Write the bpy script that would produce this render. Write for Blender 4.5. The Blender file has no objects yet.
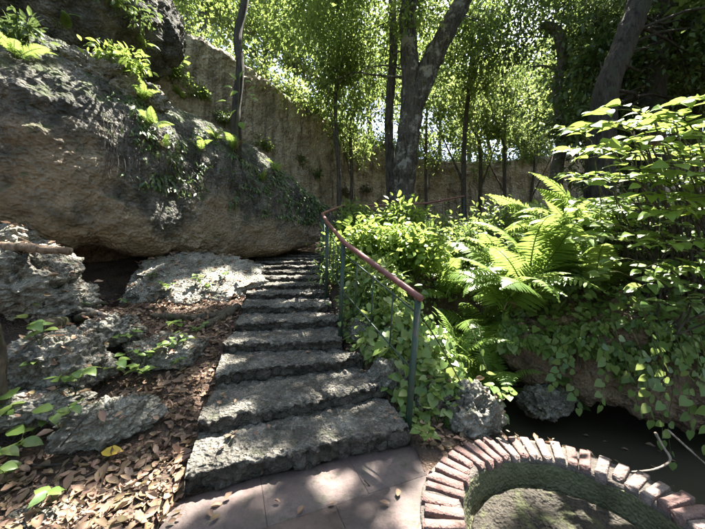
import bpy, math, random
import numpy as np
from mathutils import Matrix, Vector, Quaternion

R = math.radians
rs = np.random.RandomState(11)
random.seed(11)
scene = bpy.context.scene
COL = scene.collection

# ------------------------------------------------------------------ camera, sky, sun, exposure
F, CX, HY, CH = 304.0, 352.5, 256.0, 1.4        # focal length, centre and horizon in photo pixels, eye height
cam_data = bpy.data.cameras.new('camera')
cam = bpy.data.objects.new('camera', cam_data); COL.objects.link(cam)
cam.location = (0, 0, CH); cam.rotation_euler = (R(90), 0, 0)
cam_data.sensor_width = 36; cam_data.lens = 36 * F / 705.0
cam_data.shift_y = -(264.5 - HY) / 705.0
cam_data.clip_start = 0.05; cam_data.clip_end = 2000
scene.camera = cam

SUN_EL, SUN_AZ = 62.0, 33.0                      # elevation, degrees from +Y towards +X
S = np.array([math.cos(R(SUN_EL)) * math.sin(R(SUN_AZ)), math.cos(R(SUN_EL)) * math.cos(R(SUN_AZ)), math.sin(R(SUN_EL))])
world = bpy.data.worlds.new('World'); scene.world = world; world.use_nodes = True
wn = world.node_tree.nodes; wl = world.node_tree.links
sky = wn.new('ShaderNodeTexSky'); sky.sky_type = 'NISHITA'; sky.sun_disc = False
sky.sun_elevation = R(SUN_EL); sky.sun_rotation = R(SUN_AZ)
sky.air_density = 0.9; sky.dust_density = 2.2; sky.ozone_density = 0.4
bg = wn['Background']; bg.inputs['Strength'].default_value = 0.075
wl.new(sky.outputs[0], bg.inputs['Color'])
sun_data = bpy.data.lights.new('sun', 'SUN'); sun_data.energy = 5.0; sun_data.angle = R(0.53); sun_data.color = (1, 0.95, 0.87)
sun = bpy.data.objects.new('sun', sun_data); COL.objects.link(sun)
sun.rotation_euler = Vector(S).to_track_quat('Z', 'Y').to_euler()
sun.location = (6, 10, 25)
scene.view_settings.view_transform = 'Standard'; scene.view_settings.look = 'None'
scene.view_settings.exposure = 3.1; scene.view_settings.gamma = 1.0
scene.render.engine = 'CYCLES'
scene.cycles.use_denoising = True
scene.cycles.max_bounces = 8; scene.cycles.diffuse_bounces = 4; scene.cycles.glossy_bounces = 2
scene.cycles.transmission_bounces = 4; scene.cycles.transparent_max_bounces = 4
scene.cycles.caustics_reflective = False; scene.cycles.caustics_refractive = False
scene.cycles.sample_clamp_indirect = 4.0

# ------------------------------------------------------------------ helpers: noise
_perm = np.random.RandomState(7).permutation(256); _perm = np.concatenate([_perm, _perm, _perm])
_g = np.random.RandomState(8).normal(size=(256, 3)); _g /= np.linalg.norm(_g, axis=1)[:, None]
def pnoise(p):
    p = np.asarray(p, float); i = np.floor(p).astype(int); f = p - i; i &= 255
    u = f * f * f * (f * (f * 6 - 15) + 10); out = np.zeros(len(p))
    for dx in (0, 1):
        for dy in (0, 1):
            for dz in (0, 1):
                h = _perm[_perm[_perm[i[:, 0] + dx] + i[:, 1] + dy] + i[:, 2] + dz] & 255
                d = f - np.array([dx, dy, dz])
                w = (u[:, 0] if dx else 1 - u[:, 0]) * (u[:, 1] if dy else 1 - u[:, 1]) * (u[:, 2] if dz else 1 - u[:, 2])
                out += w * np.einsum('ij,ij->i', _g[h], d)
    return out
def fbm(p, sc=1.0, octv=5, rough=0.5, off=0.0, ridged=False):
    p = np.asarray(p, float) * sc + off; a = 1.0; out = np.zeros(len(p)); tot = 0
    for k in range(octv):
        n = pnoise(p); n = (1 - 2.2 * np.abs(n)) if ridged else n * 1.6
        out += a * n; tot += a; a *= rough; p = p * 2.03 + 17.3
    return out / tot
def worley(p, sc=1.0, off=0.0):
    p = np.asarray(p, float) * sc + off; i = np.floor(p).astype(int); best = np.full(len(p), 9.0)
    for dx in (-1, 0, 1):
        for dy in (-1, 0, 1):
            for dz in (-1, 0, 1):
                c = i + np.array([dx, dy, dz]); cc = c & 255
                h = _perm[_perm[_perm[cc[:, 0]] + cc[:, 1]] + cc[:, 2]]
                q = c + 0.5 + _g[h & 255] * 0.45
                best = np.minimum(best, ((p - q) ** 2).sum(1))
    return np.sqrt(best)
def sstep(a, b, x):
    t = np.clip((np.asarray(x, float) - a) / (b - a), 0, 1); return t * t * (3 - 2 * t)
def unit(v):
    v = np.asarray(v, float); return v / np.maximum(np.linalg.norm(v, axis=-1, keepdims=True), 1e-9)

def P(x, y, d):                                   # a point at depth d seen at photo pixel (x, y)
    return np.array([(x - CX) * d / F, d, CH - (y - HY) * d / F])

# ------------------------------------------------------------------ helpers: objects
def props(o, label=None, cat=None, group=None, kind=None):
    if label: o['label'] = label
    if cat: o['category'] = cat
    if group: o['group'] = group
    if kind: o['kind'] = kind
    return o
def empty(name, loc, label, cat, group=None):
    o = bpy.data.objects.new(name, None); COL.objects.link(o); o.location = tuple(loc)
    o.empty_display_size = 0.1
    return props(o, label, cat, group)
def adopt(o, parent):
    if parent is not None:
        o.parent = parent
        if parent.type == 'EMPTY':
            o.matrix_parent_inverse = Matrix.Translation(-Vector(parent.location))
    return o
def mesh_data(name, V, quads=None, tris=None, mat=None, smooth=True, rnd=None):
    me = bpy.data.meshes.new(name); V = np.asarray(V, np.float32)
    quads = np.zeros((0, 4), int) if quads is None else np.asarray(quads, int).reshape(-1, 4)
    tris = np.zeros((0, 3), int) if tris is None else np.asarray(tris, int).reshape(-1, 3)
    me.vertices.add(len(V)); me.vertices.foreach_set('co', V.ravel())
    nl = len(quads) * 4 + len(tris) * 3
    me.loops.add(nl); me.loops.foreach_set('vertex_index', np.concatenate([quads.ravel(), tris.ravel()]).astype(np.int32))
    npoly = len(quads) + len(tris); me.polygons.add(npoly)
    st = np.concatenate([np.arange(len(quads)) * 4, len(quads) * 4 + np.arange(len(tris)) * 3]).astype(np.int32)
    me.polygons.foreach_set('loop_start', st)
    if smooth: me.polygons.foreach_set('use_smooth', np.ones(npoly, bool))
    if rnd is not None:
        at = me.attributes.new('rnd', 'FLOAT', 'POINT'); at.data.foreach_set('value', np.asarray(rnd, np.float32))
    me.update(calc_edges=True); me.validate(clean_customdata=False)
    if mat: me.materials.append(mat)
    return me
def mk(name, V, quads=None, tris=None, mat=None, parent=None, smooth=True, rnd=None):
    o = bpy.data.objects.new(name, mesh_data(name, V, quads, tris, mat, smooth, rnd)); COL.objects.link(o)
    return adopt(o, parent)
class MB:                                         # gathers pieces of ONE part
    def __init__(s): s.V = []; s.Q = []; s.T = []; s.n = 0
    def add(s, V, Q=None, T=None):
        if Q is not None and len(Q): s.Q.append(np.asarray(Q, int) + s.n)
        if T is not None and len(T): s.T.append(np.asarray(T, int) + s.n)
        s.V.append(np.asarray(V, float)); s.n += len(V); return s
    def build(s, name, mat, parent=None, smooth=True):
        return mk(name, np.concatenate(s.V), np.concatenate(s.Q) if s.Q else None, np.concatenate(s.T) if s.T else None, mat, parent, smooth)
def grid_quads(nu, nv, wrap=False):
    i = np.arange(nu if wrap else nu - 1); j = np.arange(nv - 1); I, J = np.meshgrid(i, j, indexing='ij'); I2 = (I + 1) % nu
    return np.stack([I * nv + J, I2 * nv + J, I2 * nv + J + 1, I * nv + J + 1], -1).reshape(-1, 4)
def grid_normals(G):
    du = np.gradient(G, axis=0); dv = np.gradient(G, axis=1); return unit(np.cross(du, dv))
def smooth_path(pts, n):                          # Catmull-Rom through the points
    pts = np.asarray(pts, float); m = len(pts)
    if m < 3: t = np.linspace(0, 1, n)[:, None]; return pts[0] * (1 - t) + pts[-1] * t
    e = np.concatenate([[2 * pts[0] - pts[1]], pts, [2 * pts[-1] - pts[-2]]])
    t = np.linspace(0, m - 1, n); k = np.minimum(t.astype(int), m - 2); f = (t - k)[:, None]
    a, b, c, d = e[k], e[k + 1], e[k + 2], e[k + 3]
    return 0.5 * (2 * b + (c - a) * f + (2 * a - 5 * b + 4 * c - d) * f * f + (3 * b - a - 3 * c + d) * f ** 3)
def tube(path, radii, sides=8, rough=0.0, rsc=3.0, cap=True):
    path = np.asarray(path, float); n = len(path); radii = np.broadcast_to(np.asarray(radii, float), (n,))
    T = unit(np.gradient(path, axis=0)); ref = np.array([0, 0, 1.0]) if abs(T[0][2]) < 0.9 else np.array([1.0, 0, 0])
    N = np.zeros_like(T); N[0] = unit(np.cross(T[0], ref))
    for k in range(1, n): N[k] = unit(N[k - 1] - T[k] * np.dot(N[k - 1], T[k]))
    B = np.cross(T, N); a = np.linspace(0, 2 * math.pi, sides, endpoint=False)
    D = N[:, None] * np.cos(a)[None, :, None] + B[:, None] * np.sin(a)[None, :, None]
    V = path[:, None] + D * radii[:, None, None]
    if rough:
        f = V.reshape(-1, 3); d = fbm(f * np.array([1, 1, 0.35]), rsc, 4, 0.6) * rough
        V = V + D * (d.reshape(n, sides) * radii[:, None])[..., None]
    V = V.reshape(-1, 3)
    i = np.arange(n - 1); j = np.arange(sides); I, J = np.meshgrid(i, j, indexing='ij'); J2 = (J + 1) % sides
    Q = np.stack([I * sides + J, I * sides + J2, (I + 1) * sides + J2, (I + 1) * sides + J], -1).reshape(-1, 4)
    Tr = None
    if cap:
        V = np.concatenate([V, path[:1], path[-1:]]); c0 = n * sides; jj = np.arange(sides); j2 = (jj + 1) % sides
        Tr = np.concatenate([np.stack([np.full(sides, c0), j2, jj], 1), np.stack([np.full(sides, c0 + 1), (n - 1) * sides + jj, (n - 1) * sides + j2], 1)])
    return V, Q, Tr
def box_vq(c, ux, uy, uz):                        # half-extent vectors
    c, ux, uy, uz = map(lambda v: np.asarray(v, float), (c, ux, uy, uz))
    V = np.array([c + a * ux + b * uy + d * uz for d in (-1, 1) for b in (-1, 1) for a in (-1, 1)])
    return V, np.array([[0, 2, 3, 1], [4, 5, 7, 6], [0, 1, 5, 4], [2, 6, 7, 3], [0, 4, 6, 2], [1, 3, 7, 5]])

# ------------------------------------------------------------------ helpers: materials
def new_mat(name):
    m = bpy.data.materials.new(name); m.use_nodes = True; nt = m.node_tree
    return m, nt, nt.nodes['Principled BSDF'], nt.nodes['Material Output']
def node(nt, t, **kw):
    n = nt.nodes.new(t)
    for k, v in kw.items():
        if k.startswith('i_'): n.inputs[k[2:].replace('_', ' ')].default_value = v
        else: setattr(n, k, v)
    return n
def ramp(nt, fac, stops):
    r = nt.nodes.new('ShaderNodeValToRGB'); els = r.color_ramp.elements
    while len(els) < len(stops): els.new(0.5)
    for e, (p, c) in zip(els, stops): e.position = p; e.color = (*c, 1) if len(c) == 3 else c
    nt.links.new(fac, r.inputs['Fac']); return r.outputs['Color']
def mixc(nt, fac, a, b):
    m = nt.nodes.new('ShaderNodeMix'); m.data_type = 'RGBA'
    for v, k in ((a, 6), (b, 7)):
        if isinstance(v, tuple): m.inputs[k].default_value = (*v, 1)
        else: nt.links.new(v, m.inputs[k])
    if isinstance(fac, float): m.inputs[0].default_value = fac
    else: nt.links.new(fac, m.inputs[0])
    return m.outputs[2]
def noise_tex(nt, vec, scale, detail=6, rough=0.6, dist=0.0):
    n = node(nt, 'ShaderNodeTexNoise'); n.inputs['Scale'].default_value = scale; n.inputs['Detail'].default_value = detail
    n.inputs['Roughness'].default_value = rough; n.inputs['Distortion'].default_value = dist; nt.links.new(vec, n.inputs['Vector']); return n.outputs['Fac']
def obj_vec(nt): return node(nt, 'ShaderNodeNewGeometry').outputs['Position']
def thresh(nt, fac, lo, hi): return ramp(nt, fac, [(lo, (0, 0, 0)), (hi, (1, 1, 1))])
def bump(nt, bsdf, h, strength=0.5, dist=0.02):
    b = node(nt, 'ShaderNodeBump'); b.inputs['Strength'].default_value = strength; b.inputs['Distance'].default_value = dist
    nt.links.new(h, b.inputs['Height']); nt.links.new(b.outputs[0], bsdf.inputs['Normal'])
def upness(nt):
    s = node(nt, 'ShaderNodeSeparateXYZ'); nt.links.new(node(nt, 'ShaderNodeNewGeometry').outputs['Normal'], s.inputs[0]); return s.outputs['Z']

def rock_mat(name, dark, mid, light, moss=None, moss_lo=0.55, lichen=0.6, scale=1.0, rough=0.9, stain=None, bd=None, alt=None):
    m, nt, b, out = new_mat(name); v = obj_vec(nt)
    n1 = noise_tex(nt, v, 2.2 * scale, 8, 0.65); n2 = noise_tex(nt, v, 14 * scale, 8, 0.7); n3 = noise_tex(nt, v, 45 * scale, 4, 0.6)
    c = ramp(nt, n1, [(0.32, dark), (0.5, mid), (0.68, tuple(0.5 * (x + y) for x, y in zip(mid, light)))])
    c = mixc(nt, thresh(nt, n2, lichen - 0.04, lichen + 0.12), c, light)
    c = mixc(nt, thresh(nt, n3, 0.35, 0.62), mixc(nt, 0.55, c, dark), c)
    if stain:
        mp = node(nt, 'ShaderNodeMapping'); mp.inputs['Scale'].default_value = (1.6, 1.6, 0.25); nt.links.new(v, mp.inputs[0])
        c = mixc(nt, thresh(nt, noise_tex(nt, mp.outputs[0], 2.4, 6, 0.65), 0.47, 0.62), c, stain)
    if alt:
        c2 = ramp(nt, n1, [(0.32, alt[0]), (0.5, alt[1]), (0.68, tuple(0.5 * (x + y) for x, y in zip(alt[1], alt[2])))])
        c2 = mixc(nt, thresh(nt, n2, 0.58, 0.72), c2, alt[2]); c2 = mixc(nt, thresh(nt, n3, 0.35, 0.62), mixc(nt, 0.4, c2, alt[0]), c2)
        c = mixc(nt, node(nt, 'ShaderNodeAttribute', attribute_name='rnd').outputs['Fac'], c, c2)
    if moss:
        f = node(nt, 'ShaderNodeMath', operation='MULTIPLY_ADD'); nt.links.new(upness(nt), f.inputs[0]); f.inputs[1].default_value = 0.28
        nt.links.new(noise_tex(nt, v, 5 * scale, 6, 0.65), f.inputs[2])
        c = mixc(nt, thresh(nt, f.outputs[0], moss_lo, moss_lo + 0.14), c, moss)
    nt.links.new(c, b.inputs['Base Color']); b.inputs['Roughness'].default_value = rough; b.inputs['Specular IOR Level'].default_value = 0.3
    wv = node(nt, 'ShaderNodeTexNoise'); wv.inputs['Scale'].default_value = 9 * scale; wv.inputs['Detail'].default_value = 3; nt.links.new(v, wv.inputs['Vector'])
    ws = node(nt, 'ShaderNodeVectorMath', operation='SCALE'); ws.inputs['Scale'].default_value = 0.07 / scale; nt.links.new(wv.outputs['Color'], ws.inputs[0])
    wa = node(nt, 'ShaderNodeVectorMath', operation='ADD'); nt.links.new(v, wa.inputs[0]); nt.links.new(ws.outputs[0], wa.inputs[1])
    vor = node(nt, 'ShaderNodeTexVoronoi'); vor.inputs['Scale'].default_value = 24 * scale; nt.links.new(wa.outputs[0], vor.inputs['Vector'])
    a = node(nt, 'ShaderNodeMath', operation='MULTIPLY_ADD'); nt.links.new(vor.outputs['Distance'], a.inputs[0]); a.inputs[1].default_value = 1.1; nt.links.new(n2, a.inputs[2])
    a2 = node(nt, 'ShaderNodeMath', operation='MULTIPLY_ADD'); nt.links.new(n3, a2.inputs[0]); a2.inputs[1].default_value = 0.5; nt.links.new(a.outputs[0], a2.inputs[2])
    bump(nt, b, a2.outputs[0], 1.0, bd if bd else 0.05 / scale)
    return m
def leaf_mat(name, cols, trans=0.45, rough=0.42, spec=0.45, tv=1.55):
    m, nt, b, out = new_mat(name)
    at = node(nt, 'ShaderNodeAttribute', attribute_name='rnd')
    oi = node(nt, 'ShaderNodeObjectInfo')
    ad = node(nt, 'ShaderNodeMath', operation='ADD'); nt.links.new(at.outputs['Fac'], ad.inputs[0]); nt.links.new(oi.outputs['Random'], ad.inputs[1])
    fr = node(nt, 'ShaderNodeMath', operation='PINGPONG'); nt.links.new(ad.outputs[0], fr.inputs[0]); fr.inputs[1].default_value = 1.0
    c = ramp(nt, fr.outputs[0], [(i / (len(cols) - 1), k) for i, k in enumerate(cols)])
    c = mixc(nt, thresh(nt, noise_tex(nt, obj_vec(nt), 30, 3, 0.6), 0.3, 0.75), c, mixc(nt, 0.35, c, (0.16, 0.20, 0.03)))
    nt.links.new(c, b.inputs['Base Color']); b.inputs['Roughness'].default_value = rough; b.inputs['Specular IOR Level'].default_value = spec
    if trans:
        t = node(nt, 'ShaderNodeBsdfTranslucent')
        h = node(nt, 'ShaderNodeHueSaturation'); h.inputs['Hue'].default_value = 0.478; h.inputs['Saturation'].default_value = 0.92; h.inputs['Value'].default_value = tv
        nt.links.new(c, h.inputs['Color']); nt.links.new(h.outputs[0], t.inputs['Color'])
        mx = node(nt, 'ShaderNodeMixShader'); mx.inputs[0].default_value = trans
        nt.links.new(b.outputs[0], mx.inputs[1]); nt.links.new(t.outputs[0], mx.inputs[2]); nt.links.new(mx.outputs[0], out.inputs['Surface'])
    return m
def bark_mat(name, dark, light, moss=None, sc=1.0):
    m, nt, b, out = new_mat(name); v = obj_vec(nt)
    mp = node(nt, 'ShaderNodeMapping'); mp.inputs['Scale'].default_value = (6 * sc, 6 * sc, 1.3 * sc); nt.links.new(v, mp.inputs[0])
    n1 = noise_tex(nt, mp.outputs[0], 3, 8, 0.7, 0.6); n2 = noise_tex(nt, v, 2.5, 5, 0.6)
    c = ramp(nt, n1, [(0.40, dark), (0.62, light)])
    c = mixc(nt, thresh(nt, n2, 0.42, 0.66), c, mixc(nt, 0.5, c, light))
    if moss: c = mixc(nt, thresh(nt, noise_tex(nt, v, 3.5, 7, 0.72), 0.52, 0.60), c, moss)
    nt.links.new(c, b.inputs['Base Color']); b.inputs['Roughness'].default_value = 0.9; b.inputs['Specular IOR Level'].default_value = 0.2
    bump(nt, b, n1, 1.0, 0.07); return m
def paint_mat(name, col, worn, rough=0.5):
    m, nt, b, out = new_mat(name); v = obj_vec(nt)
    c = mixc(nt, thresh(nt, noise_tex(nt, v, 18, 8, 0.75), 0.54, 0.62), col, worn)
    c = mixc(nt, thresh(nt, noise_tex(nt, v, 5, 5, 0.6), 0.35, 0.7), c, mixc(nt, 0.35, c, (0.03, 0.03, 0.025)))
    nt.links.new(c, b.inputs['Base Color']); b.inputs['Roughness'].default_value = rough
    bump(nt, b, noise_tex(nt, v, 60, 4, 0.6), 0.25, 0.004); return m

M = {}
M['cliff'] = rock_mat('weathered_cliff', (0.035, 0.033, 0.026), (0.125, 0.117, 0.095), (0.36, 0.34, 0.28), (0.06, 0.075, 0.03), 0.62, 0.60, 0.9, stain=(0.045, 0.045, 0.036))
M['cliffmix'] = rock_mat('overhanging_cliff', (0.035, 0.033, 0.026), (0.13, 0.122, 0.10), (0.38, 0.36, 0.30), (0.06, 0.075, 0.03), 0.62, 0.59, 0.9, stain=(0.045, 0.045, 0.036), alt=((0.13, 0.10, 0.063), (0.25, 0.195, 0.128), (0.40, 0.34, 0.25)))
M['rock'] = rock_mat('grey_limestone', (0.055, 0.05, 0.04), (0.23, 0.22, 0.18), (0.54, 0.52, 0.445), (0.055, 0.072, 0.032), 0.78, 0.56, 1.6)
M['rockbrown'] = rock_mat('brown_rock', (0.07, 0.048, 0.03), (0.215, 0.15, 0.095), (0.37, 0.29, 0.20), None, 0.6, 0.62, 1.2)
M['wall'] = rock_mat('pale_quarry_stone', (0.22, 0.178, 0.13), (0.50, 0.42, 0.315), (0.68, 0.60, 0.48), None, 0.7, 0.57, 0.5, stain=(0.19, 0.16, 0.12))
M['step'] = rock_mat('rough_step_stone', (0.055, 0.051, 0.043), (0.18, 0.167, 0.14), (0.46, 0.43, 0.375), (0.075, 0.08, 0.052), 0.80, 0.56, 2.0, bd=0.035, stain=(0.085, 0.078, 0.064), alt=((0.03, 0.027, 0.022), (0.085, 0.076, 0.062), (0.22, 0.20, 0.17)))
M['riser'] = rock_mat('riser_rubble', (0.028, 0.025, 0.021), (0.09, 0.08, 0.066), (0.25, 0.23, 0.20), (0.05, 0.06, 0.03), 0.76, 0.62, 2.2)
M['soil'] = rock_mat('forest_soil', (0.035, 0.025, 0.018), (0.095, 0.063, 0.044), (0.19, 0.135, 0.10), None, 0.6, 0.6, 2.0)
M['mud'] = rock_mat('pool_dirt', (0.02, 0.017, 0.013), (0.05, 0.043, 0.032), (0.10, 0.085, 0.065), (0.07, 0.076, 0.034), 0.79, 0.62, 2.0)
M['moss'] = rock_mat('mossy_render', (0.045, 0.045, 0.025), (0.115, 0.118, 0.06), (0.21, 0.205, 0.13), (0.095, 0.11, 0.04), 0.72, 0.62, 2.0, bd=0.012)
M['brick'] = rock_mat('weathered_brick', (0.07, 0.04, 0.034), (0.15, 0.092, 0.08), (0.25, 0.182, 0.16), None, 0.7, 0.6, 3.0, bd=0.005)
M['brick_pale'] = rock_mat('lime_washed_brick', (0.085, 0.062, 0.053), (0.19, 0.145, 0.128), (0.33, 0.27, 0.24), None, 0.7, 0.58, 3.0, bd=0.006)
M['mortar'] = rock_mat('dark_mortar', (0.03, 0.026, 0.022), (0.085, 0.072, 0.06), (0.15, 0.13, 0.11), None, 0.7, 0.64, 3.0, bd=0.006)
M['bark'] = bark_mat('dark_bark', (0.035, 0.03, 0.025), (0.14, 0.125, 0.105))
M['barkgrey'] = bark_mat('grey_bark', (0.04, 0.035, 0.03), (0.22, 0.19, 0.16), (0.09, 0.095, 0.055))
M['barkfork'] = bark_mat('mottled_bark', (0.025, 0.022, 0.018), (0.12, 0.105, 0.085), (0.26, 0.25, 0.21))
M['barkdark'] = bark_mat('blackish_bark', (0.014, 0.012, 0.01), (0.07, 0.06, 0.047), (0.045, 0.05, 0.03))  # near-black brown bark with dull green moss patches
M['barkmoss'] = bark_mat('mossy_bark', (0.035, 0.03, 0.02), (0.13, 0.11, 0.08), (0.075, 0.085, 0.035))
M['deadwood'] = bark_mat('dead_wood', (0.11, 0.075, 0.05), (0.33, 0.25, 0.18))
M['palewood'] = bark_mat('pale_root', (0.22, 0.17, 0.13), (0.48, 0.40, 0.33))
M['stem'] = bark_mat('green_stem', (0.05, 0.06, 0.02), (0.12, 0.13, 0.05))
M['green'] = paint_mat('green_paint', (0.011, 0.038, 0.022), (0.065, 0.05, 0.034), 0.6)
M['red'] = paint_mat('red_brown_paint', (0.155, 0.052, 0.042), (0.27, 0.14, 0.115), 0.48)
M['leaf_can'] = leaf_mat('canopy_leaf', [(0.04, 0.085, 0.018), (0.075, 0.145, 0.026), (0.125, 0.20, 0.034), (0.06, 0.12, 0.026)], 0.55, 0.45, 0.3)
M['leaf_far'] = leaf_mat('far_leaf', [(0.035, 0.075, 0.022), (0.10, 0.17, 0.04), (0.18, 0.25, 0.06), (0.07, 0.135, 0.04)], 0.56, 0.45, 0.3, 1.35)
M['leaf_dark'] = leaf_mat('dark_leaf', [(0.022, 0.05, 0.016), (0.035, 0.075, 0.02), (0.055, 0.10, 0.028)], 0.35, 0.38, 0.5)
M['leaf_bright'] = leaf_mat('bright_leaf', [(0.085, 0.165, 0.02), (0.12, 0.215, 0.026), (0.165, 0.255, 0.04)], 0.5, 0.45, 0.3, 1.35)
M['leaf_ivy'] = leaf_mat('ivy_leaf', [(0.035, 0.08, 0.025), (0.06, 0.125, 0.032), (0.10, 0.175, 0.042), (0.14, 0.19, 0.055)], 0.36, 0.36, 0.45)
M['fern'] = leaf_mat('fern_leaf', [(0.075, 0.15, 0.025), (0.11, 0.20, 0.03), (0.15, 0.24, 0.045)], 0.45, 0.48, 0.35)
M['dead'] = leaf_mat('dead_leaf', [(0.06, 0.033, 0.026), (0.17, 0.09, 0.072), (0.29, 0.18, 0.152), (0.11, 0.058, 0.045), (0.23, 0.132, 0.11), (0.085, 0.047, 0.037)], 0.12, 0.6, 0.3)
M['yellow'] = leaf_mat('yellow_leaf', [(0.55, 0.36, 0.04), (0.5, 0.33, 0.04)], 0.2, 0.5, 0.4)
M['purple'] = leaf_mat('purple_leaf', [(0.05, 0.04, 0.045), (0.085, 0.06, 0.065), (0.06, 0.075, 0.04)], 0.3, 0.4, 0.5)
m, nt, b, out = new_mat('stream_water')
b.inputs['Base Color'].default_value = (0.05, 0.044, 0.03, 1); b.inputs['Roughness'].default_value = 0.28
bump(nt, b, noise_tex(nt, obj_vec(nt), 9, 3, 0.5), 0.15, 0.02); M['water'] = m
m, nt, b, out = new_mat('stained_paving'); v = obj_vec(nt)
c = ramp(nt, noise_tex(nt, v, 3.5, 8, 0.65), [(0.32, (0.052, 0.040, 0.036)), (0.5, (0.118, 0.090, 0.082)), (0.68, (0.21, 0.152, 0.138))])
c = mixc(nt, thresh(nt, noise_tex(nt, v, 7, 7, 0.7), 0.52, 0.66), c, (0.062, 0.06, 0.042))
c = mixc(nt, thresh(nt, noise_tex(nt, v, 80, 3, 0.6), 0.35, 0.6), mixc(nt, 0.25, c, (0.05, 0.045, 0.04)), c)
nt.links.new(c, b.inputs['Base Color']); b.inputs['Roughness'].default_value = 0.62; b.inputs['Specular IOR Level'].default_value = 0.35
bump(nt, b, noise_tex(nt, v, 28, 9, 0.75), 0.8, 0.02); M['paving'] = m

# ------------------------------------------------------------------ plan of the place
def polydist(x, y, line):                         # signed distance (positive on the left side of the line), parameter along it
    line = np.asarray(line, float); best = np.full(x.shape, 1e9); sg = np.zeros(x.shape); par = np.zeros(x.shape)
    for k in range(len(line) - 1):
        a, b_ = line[k], line[k + 1]; e = b_ - a; L2 = (e ** 2).sum()
        t = ((x - a[0]) * e[0] + (y - a[1]) * e[1]) / L2
        lo = -50 if k == 0 else 0; hi = 50 if k == len(line) - 2 else 1
        t = np.clip(t, lo, hi); dx = x - a[0] - t * e[0]; dy = y - a[1] - t * e[1]; d = np.hypot(dx, dy)
        s_ = np.sign(e[0] * dy - e[1] * dx); up = d < best
        best = np.where(up, d, best); sg = np.where(up, s_, sg); par = np.where(up, k + np.clip(t, 0, 1), par)
    return best * sg, par
# big left cliff: photo column, lip row, lip depth, top row
CL = np.array([(-420, 200, 2.3, -60), (-150, 225, 2.9, 5), (-60, 230, 3.2, 22), (0, 236, 3.5, 40), (60, 243, 3.8, 55), (100, 239, 4.1, 70), (140, 248, 4.5, 90),
               (190, 254, 5.2, 117), (240, 257, 6.0, 140), (290, 252, 7.0, 168), (318, 240, 7.8, 192), (338, 226, 8.3, 212)], float)
CLX = (CL[:, 0] - CX) * CL[:, 2] / F; CLY = CL[:, 2]; CLZ = CH - (CL[:, 1] - HY) * CL[:, 2] / F; CLT = CH - (CL[:, 3] - HY) * (CL[:, 2] + 0.35) / F
CLINE = np.stack([CLX, CLY], 1)
# right overhanging rock
RL = np.array([(500, 350, 3.65, 318), (522, 372, 3.5, 322), (540, 384, 3.4, 325), (580, 399, 3.2, 325), (620, 409, 3.05, 322), (660, 416, 2.95, 322), (705, 423, 2.85, 325), (800, 440, 2.7, 330), (1100, 490, 2.3, 330)], float)
RLX = (RL[:, 0] - CX) * RL[:, 2] / F; RLY = RL[:, 2]; RLZ = CH - (RL[:, 1] - HY) * RL[:, 2] / F
RLINE = np.concatenate([[(0.42, 2.25), (0.60, 2.36), (0.85, 2.50), (1.10, 2.72), (1.32, 3.05)], np.stack([RLX, RLY], 1)])
# far quarry wall (plan) and its top
WLINE = np.array([(-14, 3.5), (-7.6, 6.6), (-4.6, 8.9), (-2.6, 11.2), (-0.6, 13.6), (1.9, 15.6), (6, 16.6), (12, 16.0), (22, 12)])
WTOP = np.array([8.2, 8.2, 7.9, 7.5, 7.2, 6.8, 6.5, 6.8, 7.0])
PCX, PCY, PR0, PR1 = 1.15, 1.50, 0.57, 0.79        # round pool
STEPS = [  # left front (px, py), right front (px, py), height
    ((191, 468), (405, 426), 0.16), ((202, 419), (381, 385), 0.28), ((219, 372), (358, 355), 0.41), ((225, 342), (340, 339), 0.53),
    ((237, 322), (337, 318), 0.65), ((243, 306), (330, 304), 0.76), ((248, 293), (327, 292), 0.86)]
SE = []
for l, r_, z in STEPS:
    dl = (CH - z) * F / (l[1] - HY); dr = (CH - z) * F / (r_[1] - HY)
    SE.append((np.array([(l[0] - CX) * dl / F, dl, z]), np.array([(r_[0] - CX) * dr / F, dr, z])))
d = 4.40
for k, z in enumerate((0.95, 1.035, 1.12, 1.2, 1.28, 1.35, 1.41, 1.46)):
    d += 0.40; xl = 251 + k * 1.2; xr = 325 - k * 0.8
    SE.append((np.array([(xl - CX) * d / F, d, z]), np.array([(xr - CX) * d / F, d + 0.02, z])))
sy = np.array([0, 1.7, 2.2, 2.7, 3.0, 3.3, 3.7, 4.05, 4.5, 5.2, 6.0, 6.8, 7.6, 10, 16, 60, 300]); sz = np.array([-.03, -.03, .04, .18, .28, .42, .54, .64, .74, .92, 1.09, 1.24, 1.38, 1.7, 2.6, 5, 12])
stl = np.array([e[0] for e in SE]); str_ = np.array([e[1] for e in SE])
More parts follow.
